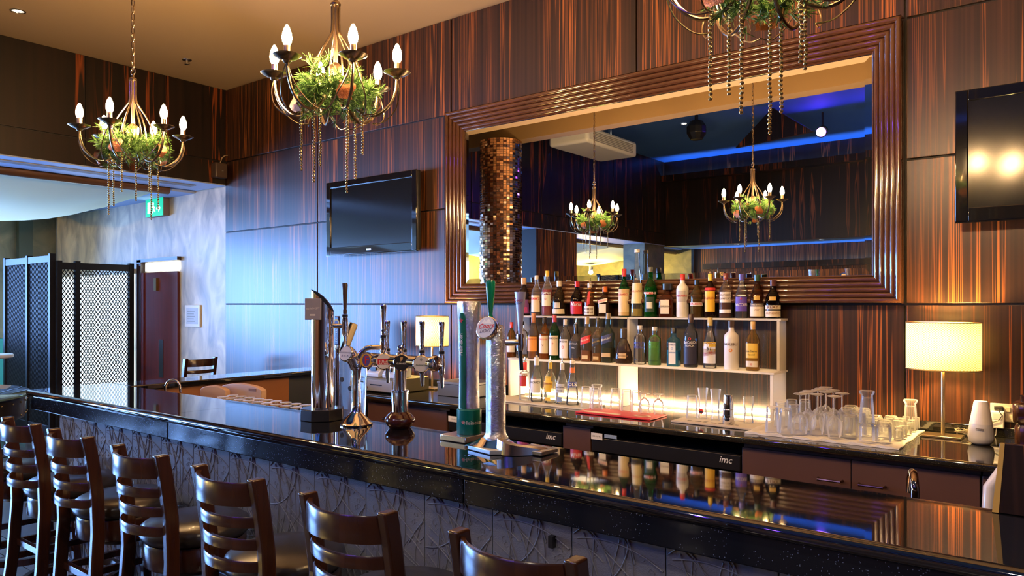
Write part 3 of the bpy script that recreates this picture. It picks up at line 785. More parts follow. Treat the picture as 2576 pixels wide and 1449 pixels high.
bottle('square whisky bottle with slanted red label', 1477, 797, 909, 32, 1, 'squat', n=5, glass=(.88, .78, .66), liq=((.58, .20, .03), .25), cap=((.62, .48, .30), .84, 1.2), labs=[(.40, .56, (.70, .04, .03), .98, .32), (.06, .14, (.70, .55, .30), .6)], txt=[('Red Label', .48, .5, CRM, .2, .32)])
bottle('square whisky bottle with slanted black label', 1504, 800, 911, 29, 1, 'squat', n=5, glass=(.88, .78, .62), liq=((.60, .30, .05), .20), cap=((.05, .05, .04), .80, 1.2), labs=[(.38, .54, (.03, .03, .03), .98, .32), (.06, .13, (.70, .50, .20), .6)], txt=[('BLACK LABEL', .46, .42, GLD, 0, .32)])
bottle('tall square blue-green whisky bottle with slanted navy label', 1530, 788, 912, 35, 1, 'squat', n=5, glass=(.42, .56, .52), liq=((.34, .18, .04), .30), cap=((.48, .36, .24), .88, 1.15), labs=[(.40, .56, (.04, .05, .13), .98, .32), (.12, .20, (.62, .45, .22), .8)], txt=[('Blue Label', .48, .5, CRM, .2, .32)])
bottle('squat flared cognac decanter with gold oval label', 1569, 828, 915, 46, 1, 'bell', asp=.7, glass=(.55, .42, .34), liq=((.16, .05, .02), .34), cap=((.10, .08, .06), .74, 1.35), labs=[(.16, .30, (.65, .50, .30), .42)], txt=[('Hennessy', .23, .3, (.2, .1, .05), .2)])
bottle('frosted clear vodka bottle with blue lettering', 1610, 821, 918, 31, 1, 'ketel', glass=(.90, .92, .96), liq=((.86, .88, .90), .5), cap=((.70, .70, .72), .90, 1.15), txt=[('ABSOLUT', .55, .56, (.08, .10, .55)), ('VODKA', .45, .56, (.08, .10, .55)), ('IMPORTED', .12, .3, (.1, .1, .1))])
bottle('vodka bottle filled with pale green liquid', 1647, 823, 919, 32, 1, 'ketel', glass=(.84, .96, .78), liq=((.28, .70, .16), .62), cap=((.70, .72, .68), .90, 1.15), txt=[('ABSOLUT', .58, .56, (.12, .40, .05)), ('PEARS', .48, .56, (.12, .40, .05)), ('IMPORTED', .12, .3, (.03, .1, .03))])
bottle('sky blue square gin bottle with white oval label', 1695, 826, 922, 36, 1, 'box', n=6, asp=.8, glass=(.34, .76, .92), liq=((.22, .62, .82), .42), cap=(BLK, .86, 1.25), labs=[(.06, .62, (.82, .84, .80), .58)], txt=[('BOMBAY', .56, .34, (.1, .1, .2)), ('SAPPHIRE', .36, .3, (.1, .2, .4)), ('O', .46, .5, (.1, .3, .6))])
bottle('dark rum bottle with black label and red bat badge', 1738, 792, 925, 36, 1, 'std', glass=(.62, .66, .74), liq=((.03, .012, .012), .48), cap=((.06, .03, .03), .84, 1.2), labs=[(.06, .50, (.03, .03, .06), .9)], txt=[('BACARDI', .47, .52, WHT), ('BLACK', .41, .40, WHT), ('o', .55, .8, RED)])
bottle('clear cachaca bottle with yellow red label and number 51', 1786, 801, 928, 33, 1, 'slope', glass=(.92, .94, .94), liq=((.88, .90, .90), .5), cap=((.62, .48, .16), .84, 1.2), labs=[(.10, .50, WHT, .9), (.30, .52, (.85, .55, .03), .9), (.26, .33, RED, .9, .2)], txt=[('51', .39, .75, BLK, .2), ('CACHACA', .495, .36, (.2, .05, .02))])
bottle('glossy white coconut rum bottle with palm badge and black cap', 1840, 809, 931, 37, 1, 'ketel', opaque=mat('glossy white glass', (.85, .84, .80), .12, coat=.6), cap=((.08, .05, .04), .86, 1.2), txt=[('MALIBU', .52, .5, (.15, .10, .06)), ('o', .41, 1.0, (.80, .28, .04))])
bottle('golden tequila bottle with yellow label and red seal', 1894, 810, 933, 38, 1, 'std', n=3, glass=(.95, .78, .36), liq=((.80, .48, .05), .56), cap=((.72, .46, .16), .84, 1.15), labs=[(.26, .56, (.85, .58, .08), .88), (.08, .20, CRM, .88)], txt=[('Jose Cuervo', .40, .46, (.1, .05, .02)), ('Especial', .33, .34, (.1, .05, .02)), ('o', .14, .6, RED)])
# bottom tier on the base board
bottle('clear vodka bottle with red neck band and red shield label', 1320, 903, 1012, 28, 0, 'ketel', liq=((.9, .9, .9), .3), cap=((.70, .03, .03), .80, 1.12), labs=[(.38, .64, (.60, .05, .05), .62), (.64, .72, (.25, .04, .04), .8)], txt=[('SMIRNOFF', .68, .44, WHT)], pour=True)
bottle('clear rum bottle with white label and bat emblem', 1350, 888, 1015, 31, 0, 'slope', glass=(.92, .96, .94), liq=((.85, .92, .86), .2), cap=((.72, .72, .72), .82, 1.15), labs=[(.20, .52, (.80, .82, .82), .86)], txt=[('BACARDI', .44, .50, BLK), ('o', .55, .7, (.35, .05, .05))], pour=True)
bottle('gin bottle with yellow label and yellow neck band', 1384, 903, 1019, 32, 0, 'std', n=3, glass=(.94, .95, .90), liq=((.9, .9, .86), .3), cap=((.80, .58, .06), .84, 1.1), labs=[(.28, .66, (.85, .58, .05), .66), (.38, .54, (.85, .60, .08), .9), (.06, .14, (.85, .60, .08), .6)], txt=[("GORDON'S", .48, .48, (.35, .02, .02))], pour=True)
bottle('silver tequila bottle with pale blue label', 1414, 902, 1019, 33, 0, 'slope', n=3, glass=(.92, .94, .96), liq=((.88, .9, .92), .3), cap=((.60, .62, .66), .84, 1.2), labs=[(.28, .50, (.62, .68, .76), .84), (.06, .18, (.20, .30, .60), .5)], txt=[('Jose Cuervo', .42, .42, BLK), ('Especial', .34, .34, BLK)], pour=True)
bottle('conical clear vodka bottle with orange neck and navy label', 1440, 893, 1022, 32, 0, 'cone', glass=(.93, .95, .97), liq=((.86, .9, .93), .25), cap=((.75, .75, .75), .92, 1.1), labs=[(.40, .52, (.05, .07, .30), .95), (.72, .84, (.80, .22, .06), .9)], txt=[('BOLS', .46, .7, WHT)], pour=True)

# ------------------------------------------------------------------ glassware
def hollow(pr, th=.0022):
    """closed thin wall from an outer profile listed from rim round to the solid base"""
    inner = [(max(r - th, .0005), z) for r, z in pr]
    return pr, inner
def glass_thing(name, label, group, kind):
    t = thing(name, label, 'glass', group=group)
    mb = MB()
    if kind == 'high':     # inverted tall tumbler, slightly flared towards the rim below
        mb.lathe([(.034, 0), (.0345, .002), (.028, .125), (.027, .130), (0, .130)], 20, ends=False)
        mb.lathe([(.032, .001), (.0262, .117), (0, .118)], 20, ends=False)
    elif kind == 'tumbler':
        mb.lathe([(.036, 0), (.0375, .003), (.036, .095), (.031, .108), (.029, .110), (0, .108)], 22, n=2, ends=False)
        mb.lathe([(.034, .001), (.034, .090), (.028, .099), (0, .099)], 22, ends=False)
    elif kind == 'rocks':
        mb.lathe([(.034, 0), (.0345, .002), (.0345, .070), (.028, .083), (.026, .085), (0, .083)], 20, ends=False)
        mb.lathe([(.032, .001), (.0325, .064), (.026, .073), (0, .073)], 20, ends=False)
    elif kind == 'shot':
        mb.lathe([(.021, 0), (.0215, .002), (.0175, .056), (.017, .058), (0, .057)], 14, ends=False)
        mb.lathe([(.019, .001), (.0158, .044), (0, .045)], 14, ends=False)
    elif kind == 'pint':
        mb.lathe([(.034, 0), (.035, .003), (.026, .125), (.025, .132), (.032, .142), (.034, .150), (.031, .155), (0, .153)], 22, ends=False)
        mb.lathe([(.032, .001), (.0235, .120), (0, .122)], 22, ends=False)
    elif kind == 'wine':
        mb.lathe([(.027, 0), (.0275, .002), (.034, .03), (.037, .055), (.033, .08), (.020, .098), (.007, .106), (.0038, .115)], 22, ends=False)
    elif kind == 'snifter':
        mb.lathe([(.022, 0), (.0225, .002), (.032, .035), (.0335, .055), (.026, .078), (.010, .090), (.005, .098)], 22, ends=False)
    elif kind == 'hurricane':  # upright pinched beer glass
        mb.lathe([(.026, 0), (.0265, .012), (.020, .06), (.022, .08), (.029, .115), (.0285, .145), (.0275, .145), (.0278, .115), (.021, .082), (.019, .062), (.024, .014), (0, .013)], 22, ends=False)
    elif kind == 'tallbeer':
        mb.lathe([(.023, 0), (.024, .01), (.021, .06), (.023, .12), (.030, .175), (.0285, .175), (.0215, .12), (.0195, .06), (.021, .012), (0, .011)], 22, ends=False)
    mb.build('bowl' if kind in ('wine', 'snifter') else 'glass_body', GLASS, t, smooth=True)
    if kind == 'wine':
        MB().lathe([(.0038, .1155), (.0035, .185), (.006, .193)], 10, ends=False).build('stem', GLASS, t, smooth=True)
        MB().lathe([(.006, .1935), (.033, .199), (.034, .201), (.030, .203), (0, .2035)], 22, ends=False).build('foot', GLASS, t, smooth=True)
    if kind == 'snifter':
        MB().lathe([(.005, .0985), (.007, .112)], 10, ends=False).build('stem', GLASS, t, smooth=True)
        MB().lathe([(.007, .1125), (.031, .120), (.032, .122), (0, .124)], 22, ends=False).build('foot', GLASS, t, smooth=True)
    return t
GL = {}
def put(kind, name, label, group, x, y, z, rz=0):
    key = (kind, label)
    if key not in GL:
        o = glass_thing(name, label, group, kind); GL[key] = o
        o.location = (x, y, z)
        return o
    return dup(GL[key], (x, y, z), rz)
TOWZ = CZ + .012
QUE = []
def putG(kind, name, label, group, px, py, h, dz=0):
    q = G(px, py, TOWZ + h + dz)
    y = min(4.36, max(3.78, q.y))
    QUE.append([kind, name, label, group, XX(px, y), y])
RADII = {'wine': .0375, 'high': .035, 'tumbler': .038, 'rocks': .0352, 'shot': .022, 'pint': .0352}
def settle():
    """nudge the glasses apart until none touch, then place them"""
    for it in range(400):
        moved = False
        for a in range(len(QUE)):
            for b in range(a + 1, len(QUE)):
                A, B_ = QUE[a], QUE[b]
                d = Vector((B_[4] - A[4], B_[5] - A[5])); need = RADII[A[0]] + RADII[B_[0]] + .001
                if d.length < need:
                    d = d.normalized() * ((need - d.length) / 2) if d.length > 1e-6 else Vector((.001, 0))
                    A[4] -= d.x; A[5] -= d.y; B_[4] += d.x; B_[5] += d.y; moved = True
        for A in QUE:
            A[4] = min(-.73, max(-1.35, A[4])); A[5] = min(4.365, max(3.765, A[5]))
        if not moved: break
    for kind, name, label, group, x, y in QUE: put(kind, name, label, group, x, y, TOWZ)
# towel
tw0 = MB()
NX, NY = 40, 24
tx0, tx1, ty0, ty1 = -1.40, -.690, 3.70, 4.375
v, f = [], []
for j in range(NY + 1):
    for i in range(NX + 1):
        x = tx0 + (tx1 - tx0) * i / NX + .012 * noise.noise((i * .2, j * .2, 3)); y = ty0 + .03 + (ty1 - ty0 - .03) * j / NY + .010 * noise.noise((i * .25, 4, j * .2))
        edge = min(i, NX - i) / NX < .04 or j < 2
        v.append((x, y, CZ + .0065 + .0035 * noise.noise((x * 9, y * 9, 0)) + (.006 if edge and (i % 7) < 4 else 0)))
for j in range(NY):
    for i in range(NX):
        a = j * (NX + 1) + i
        f.append((a, a + 1, a + NX + 2, a + NX + 1))
tmb = MB().add(v, f)
off = len(v)
bot = [(p[0], p[1], CZ + .001) for p in v]
tmb.add(bot, [tuple(reversed(q)) for q in f])
rim = [i for i in range(NX)] + [NX + j * (NX + 1) for j in range(NY)] + [NY * (NX + 1) + NX - i for i in range(NX)] + [(NY - j) * (NX + 1) for j in range(NY)]
for a, b in zip(rim, rim[1:] + rim[:1]): tmb.f.append((a, a + off, b + off, b))
tag(tmb.build('towel', mat('white cotton towel', (.80, .78, .74), .9, bump=.4, bscale=300), None, smooth=True), 'white cotton towel spread under the drying glasses', 'towel')
g1 = 'wine glasses drying upside down on the towel'
for px, py in [(2017, 990), (2031, 988), (2040, 985), (2056, 982), (2064, 979), (2077, 975), (2071, 992), (2085, 987), (2099, 993), (2106, 989), (2116, 985)]:
    putG('wine', 'wine_glass', 'stemmed wine glass standing upside down on the white towel', g1, px, py, .2)
g2 = 'tall tumblers at the left end of the towel'
for px, py in [(1964, 1011), (1992, 1005), (1999, 1018), (2025, 1005), (1951, 1040), (1975, 1046)]:
    putG('high', 'highball_glass', 'tall plain tumbler upside down at the left end of the towel', g2, px, py, .13)
g3 = 'wide tumblers in the middle of the towel'
for px, py in [(2108, 1038), (2127, 1041), (2150, 1039), (2118, 1032), (2152, 1031), (2130, 1026), (2141, 1020), (2165, 1026)]:
    putG('tumbler', 'tumbler_glass', 'wide tumbler upside down in the middle of the towel', g3, px, py, .11)
g4 = 'low rocks glasses on the right half of the towel'
for px, py in [(2212, 1045), (2207, 1053), (2240, 1047), (2229, 1056), (2221, 1067), (2258, 1050)]:
    putG('rocks', 'rocks_glass', 'low rocks glass upside down on the right half of the towel', g4, px, py, .085)
g5 = 'shot glasses at the right end of the towel'
for i, (px, py) in enumerate([(2244, 1072), (2268, 1076), (2285, 1072), (2294, 1064), (2301, 1057), (2308, 1050), (2272, 1062), (2279, 1055), (2287, 1048)]):
    putG('shot', 'shot_glass', 'small shot glass upside down at the right end of the towel', g5, px, py, .058)
QUE.append(['rocks', 'rocks_glass', 'low rocks glass carrying a taller flared glass on the towel', g4, XX(2182, 3.80), 3.80]); RK = QUE[-1]
QUE.append(['pint', 'pint_glass', 'flared beer glass standing alone behind the shot glasses', None, XX(2295, 4.33), 4.33])
settle()
put('pint', 'pint_glass', 'flared beer glass balanced on top of a rocks glass', None, RK[4], RK[5], TOWZ + .0855)
# bar mats and the glasses on them
def barmat(name, label, x0, x1, y0, y1, m):
    t = thing(name, label, 'bar mat', ((x0 + x1) / 2, (y0 + y1) / 2, CZ + .001))
    MB().box(-(x1 - x0) / 2, (x1 - x0) / 2, -(y1 - y0) / 2, (y1 - y0) / 2, 0, .010).build('mat_body', m, t, bevel=.003)
    return t
MFLAT = Matrix.Identity(4)
rm = barmat('bar_mat', 'long red rubber bar mat with a printed badge', -2.475, -1.975, 3.80, 4.02, mat('red rubber', (.60, .02, .03), .45))
disc(MB(), .055, Tm(.16, -.03, .0108), asp=.6).build('badge', paper(CRM), rm, fix=False)
disc(MB(), .040, Tm(.16, -.03, .0112), asp=.5).build('badge', paper((.55, .10, .06)), rm, fix=False)
MB().box(-.22, .03, -.085, -.045, .0101, .0107).build('printed_strip', paper(CRM), rm)
bm2 = barmat('bar_mat', 'beige bar mat with dark worn lettering', -1.86, -1.39, 3.83, 4.03, mat('beige rubber', (.55, .48, .38), .5))
for k in range(7): MB().box(-.16 + k * .045, -.16 + k * .045 + .02 + .012 * (k % 2), -.05, -.03 + .008 * (k % 3), .0101, .0107).build('worn_mark', paper((.12, .10, .08)), bm2)
gh = 'upturned glasses on the red bar mat'
for px, py in [(1474, 1024), (1496, 1027), (1548, 1030), (1576, 1034), (1601, 1037)]:
    q = G(px, py, CZ + .012); y = min(q.y, 4.00); put('high', 'highball_glass', 'plain tumbler upside down on the red bar mat', gh, XX(px, y), y, CZ + .012)
q = G(1522, 1025, CZ + .012); put('pint', 'pint_glass', 'tallest upturned glass on the red bar mat', None, q.x + .01, 3.935, CZ + .012)
for px, py in [(1621, 1040), (1656, 1043)]:
    q = G(px, py, CZ + .012); put('snifter', 'stem_glass', 'short stemmed glass upside down at the right of the red mat', 'stemmed glasses on the red mat', q.x, q.y, CZ + .012)
for px, py, kd, nm, lb in [(1741, 1052, 'high', 'highball_glass', 'plain tumbler upside down at the left of the beige mat'),
                           (1768, 1054, 'tallbeer', 'beer_glass', 'tall beer glass with a red and black round badge'),
                           (1800, 1058, 'tallbeer', 'beer_glass', 'tall plain beer glass next to the steel shaker'),
                           (1883, 1065, 'hurricane', 'beer_glass', 'pinched waist beer glass right of the steel shaker')]:
    q = G(px, py, CZ + .012); y = min(4.0, max(3.86, q.y)); o = put(kd, nm, lb, None, XX(px, y), y, CZ + .012)
    if 'badge' in lb:
        disc(MB(), .014, Tm(0, -.0235, .045) @ FRONT).build('badge', paper(RED), o, fix=False)
        disc(MB(), .010, Tm(0, -.024, .042) @ FRONT, asp=.5).build('badge', paper((.03, .03, .05)), o, fix=False)
q = G(1838, 1063, CZ + .012)
sh = thing('cocktail_shaker', 'polished steel shaker cup standing on the beige mat', 'shaker', (q.x, 3.92, CZ + .012))
MB().lathe([(0, 0), (.033, 0), (.034, .003), (.030, .05), (.029, .09), (.025, .15), (.0235, .156), (0, .157)], 28).build('shaker_body', CHROME, sh, smooth=True)
MB().lathe([(.0302, .074), (.0312, .075), (.0310, .078), (.0300, .079)], 28, ends=False).build('shaker_seam', CHROME_S, sh, smooth=True)

# ================================================================== TELEVISIONS
def tv(label, x0, x1, z0, z1):
    cx = (x0 + x1) / 2; w = (x1 - x0) / 2; h = z1 - z0
    t = thing('television', label, 'television', (cx, YW - .05, z0), group='wall televisions')
    MB().box(-.18, .18, -.035, .028, h * .3, h * .7).build('wall_bracket', BLACK, t)
    MB().box(-w, w, -.075, -.036, 0, h).build('back_case', BLACK, t, bevel=.012)
    bz = .055
    fr = MB().box(-w, -w + bz, -.09, -.0755, 0, h).box(w - bz, w, -.09, -.0755, 0, h).box(-w + bz, w - bz, -.09, -.0755, h - bz, h).box(-w + bz, w - bz, -.09, -.0755, 0, bz * 1.25)
    fr.build('bezel', BLACK_G, t, bevel=.004)
    MB().box(-w + bz, w - bz, -.0800, -.0765, bz * 1.25, h - bz).build('screen', mat('dark screen', (.006, .007, .008), .13, spec=.4), t)
    MB().box(-w, w, -.091, -.070, -.006, -.0005).build('trim_strip', BLACK_G, t)
    MB().box(-.03, .03, -.0925, -.0905, .026, .038).build('badge', CHROME_S, t)
    return t
tv('flat black television left of the mirror', -5.50, -4.345, 2.06, 2.72)
tv('flat black television cut by the right edge, with a lamp glare', -.545, .62, 2.03, 2.685)

# ================================================================== TABLE LAMPS
SHADE = translucent('woven cream lampshade', (.93, .80, .50), .105)
def weave(m):
    nt = m.node_tree
    tc = nt.nodes.new('ShaderNodeTexCoord'); sp = nt.nodes.new('ShaderNodeSeparateXYZ')
    nt.links.new(tc.outputs['Object'], sp.inputs[0])
    an = math_node(nt, 'ARCTAN2', sp.outputs[1], sp.outputs[0])
    a = math_node(nt, 'SINE', math_node(nt, 'MULTIPLY', an, 60.0)); b = math_node(nt, 'SINE', math_node(nt, 'MULTIPLY', sp.outputs[2], 560.0))
    pr_ = math_node(nt, 'MULTIPLY', a, b)
    r = nt.nodes.new('ShaderNodeValToRGB'); e = r.color_ramp.elements
    e[0].position = .35; e[0].color = (.62, .44, .18, 1); e[1].position = .6; e[1].color = (.97, .90, .68, 1)
    nt.links.new(math_node(nt, 'ADD', math_node(nt, 'MULTIPLY', pr_, .5), .5), r.inputs[0])
    for n in nt.nodes:
        if n.bl_idname in ('ShaderNodeBsdfTranslucent', 'ShaderNodeBsdfDiffuse'): nt.links.new(r.outputs[0], n.inputs[0])
weave(SHADE)
BRASSY = mat('brushed pale brass', (.72, .58, .34), .28, 1)
def lamp(label, x, y, h_sh0, h_sh1, r, power):
    t = thing('table_lamp', label, 'lamp', (x, y, CZ + .001), group='table lamps on the back counter')
    MB().box(-.085, .085, -.06, .06, 0, .010).build('base', BRASSY, t, bevel=.002)
    MB().lathe([(.009, .011), (.009, h_sh1 - .06), (.004, h_sh1 - .05)], 14).build('pole', BRASSY, t, smooth=True)
    A = .72
    sh_ = MB().lathe([(r, h_sh0), (r, h_sh1)], 64, asp=A, ends=False).build('lamp_shade', SHADE, t, smooth=True)
    MB().tube([(r * math.cos(a) , r * A * math.sin(a), h_sh1) for a in [2 * PI * k / 48 for k in range(48)]], .003, 6, closed=True).build('rim', BRASSY, sh_, smooth=True)
    MB().tube([(r * math.cos(a) , r * A * math.sin(a), h_sh0) for a in [2 * PI * k / 48 for k in range(48)]], .003, 6, closed=True).build('rim', BRASSY, sh_, smooth=True)
    zb = (h_sh0 + h_sh1) / 2 + .02
    MB().sphere((0, 0, zb), .030, 14, 10).build('bulb', mat('lamp bulb', (1, .9, .7), .5, emit=power, ecol=(1, .62, .20)), t, smooth=True)
    return t
lamp('table lamp with woven oval shade at the right of the counter', -.588, 4.24, .335, .568, .165, 560)
lamp('table lamp glowing behind the beer taps', XX(1087, 4.20), 4.20, .335, .565, .145, 560)

# ================================================================== SMALL THINGS ON THE RIGHT OF THE COUNTER
q = G(2466, 1120, CZ)
df = thing('aroma_diffuser', 'white cone shaped aroma diffuser on the granite', 'diffuser', (q.x, q.y + .03, CZ + .001))
MB().lathe([(0, 0), (.035, 0), (.050, .012), (.055, .035), (.048, .095)], 32).build('base', mat('diffuser grey white', (.72, .74, .78), .3), df, smooth=True)
MB().lathe([(.048, .0955), (.030, .198), (.027, .202), (0, .203)], 32).build('cone_cover', mat('diffuser white', (.85, .84, .82), .35), df, smooth=True)
MB().tube([(-.016, -.0520, .078), (.016, -.0520, .078), (.016, -.0528, .072), (-.016, -.0528, .072)], .0016, 6, closed=True).build('vent', mat('vent grey', (.25, .24, .24), .4), df)
so_p = P(2520, 1038, YW - .021)
sk = thing('wall_socket', 'beige wall socket plate with plugged adapter on the veneer', 'socket', (so_p.x, YW - .021, so_p.z))
MB().box(-.048, .050, -.010, 0, -.044, .046).build('plate', mat('aged ivory', (.66, .60, .46), .35), sk, bevel=.003)
MB().box(.018, .038, -.016, -.0105, .006, .032).build('switch', mat('aged ivory dark', (.52, .47, .36), .35), sk, bevel=.002)
ad = MB().box(-.045, .014, -.045, -.0105, -.075, .010).build('adapter', WHITE, sk, bevel=.006)
MB().box(-.032, .006, -.0462, -.0455, -.03, -.002).build('rating_label', paper((.55, .54, .52)), ad)
MB().box(-.03, .008, -.030, -.0105, .012, .034).build('plug', BLACK, sk, bevel=.004)
cd = MB()
cd.tube([(-.02, -.03, -.076), (-.022, -.032, -.11), (-.05, -.04, -.135), (-.085, -.07, -.15), (-.10, -.10, -.139)], .0022, 6)
cd.build('cord', WHITE, sk, smooth=True)
MB().tube([(-.012, -.045, .02), (.006, -.05, -.01), (-.01, -.05, -.035), (-.05, -.05, -.05), (-.075, -.055, -.055)], .0022, 6).build('cord', BLACK, sk, smooth=True)
q = G(2418, 1095, CZ)
cb = MB(); rr = random.Random(3)
pts = []
for k in range(70):
    a = k * .55
    pts.append((.03 * math.cos(a) * (1 + .3 * rr.random()), .026 * math.sin(a) * (1 + .3 * rr.random()), .006 + .024 * rr.random()))
cb.tube(pts, .002, 5)
tag(cb.build('cable_bundle', mat('beige cable', (.42, .36, .26), .5), None, smooth=True, loc=(q.x + .01, q.y - .01, CZ + .004)), 'tangled beige cable bundle between lamp and diffuser', 'cable')
# carved dark wooden object cut by the frame edge
q = G(2590, 1113, CZ)
cw = thing('carved_stand', 'dark carved wooden stand cut by the right picture edge', 'stand', (q.x + .0, q.y - .1, CZ + .001))
MB().lathe([(0, 0), (.050, 0), (.052, .01), (.052, .085), (.045, .095), (.045, .10)], 24, n=4).build('base', STOOLW, cw, smooth=True)
MB().lathe([(.052, .101), (.060, .112), (.060, .19), (.052, .20), (.03, .205), (.034, .23), (0, .24)], 24, n=4).build('carved_body', STOOLW, cw, smooth=True)
# gooseneck tap and white chair behind the bar at the right
def gooseneck(label, x, y, z0, top, r, m, ang, reach=.11, rt=.011):
    t = thing('sink_tap', label, 'tap', (x, y, z0), ang)
    pts = [(0, 0, 0), (0, 0, top - reach / 2 - z0)] + [(reach / 2 - reach / 2 * math.cos(a), 0, top - reach / 2 - z0 + reach / 2 * math.sin(a)) for a in [PI * k / 12 for k in range(1, 11)]]
    pts.append((reach, 0, top - reach / 2 - z0 - .02))
    MB().tube(pts, rt, 12).build('spout', m, t, smooth=True)
    MB().lathe([(0, 0), (rt * 2.2, 0), (rt * 2, .03), (rt * 1.3, .05)], 16).build('base', m, t, smooth=True)
    MB().tube([(0, rt, .06), (0, .05, .075)], rt * .6, 8).build('lever', m, t, smooth=True)
    return t
# under-counter shelf behind the bar
ub = thing('underbar_shelf', 'steel work shelf hidden behind the bar top', 'shelf', (-2.0, 2.52, 0))
MB().box(-2.66, 2.6, -.255, .22, .90, .93).build('worktop', CHROME_S, ub)
MB().box(-2.66, 2.6, .20, .218, .05, .899).build('front_panel', mat('steel grey paint', (.25, .26, .28), .4), ub)
y = 2.50
gooseneck('dark gooseneck tap peeping over the bar near the right end', XX(2302, y), y, .931, P(2302, 1199, y).z, .04, mat('bronze chrome', (.35, .26, .22), .08, 1), math.atan2(y, XX(2302, y)) + .12, .10, .0125)
y = 2.40
gooseneck('chrome gooseneck tap over the sink near the bar corner', XX(416, y), y, .931, P(435, 961, y).z + .01, .04, CHROME, .35, .12, .008)
wc = thing('plastic_chair', 'white moulded plastic chair behind the right end of the bar', 'chair', (-.10, 3.27, 0), 0)
PLW = mat('white moulded plastic', (.72, .70, .70), .25, coat=.3)
bk = [(-.21, .02, .42), (-.215, .03, .72), (-.205, .05, .93), (-.165, .06, 1.00), (-.07, .065, 1.03), (.07, .065, 1.03), (.165, .06, 1.00), (.205, .05, .93), (.215, .03, .72), (.21, .02, .42)]
MB().tube(bk, .024, 10, flat=1.0).build('back_frame', PLW, wc, smooth=True)
MB().box(-.21, .21, -.40, .03, .40, .43).build('seat', PLW, wc, bevel=.012)
for sx in (-.18, .18):
    for sy in (-.37, .0): MB().tube([(sx, sy, .399), (sx * 1.1, sy * 1.05, 0)], .02, 8).build('leg', PLW, wc, smooth=True)

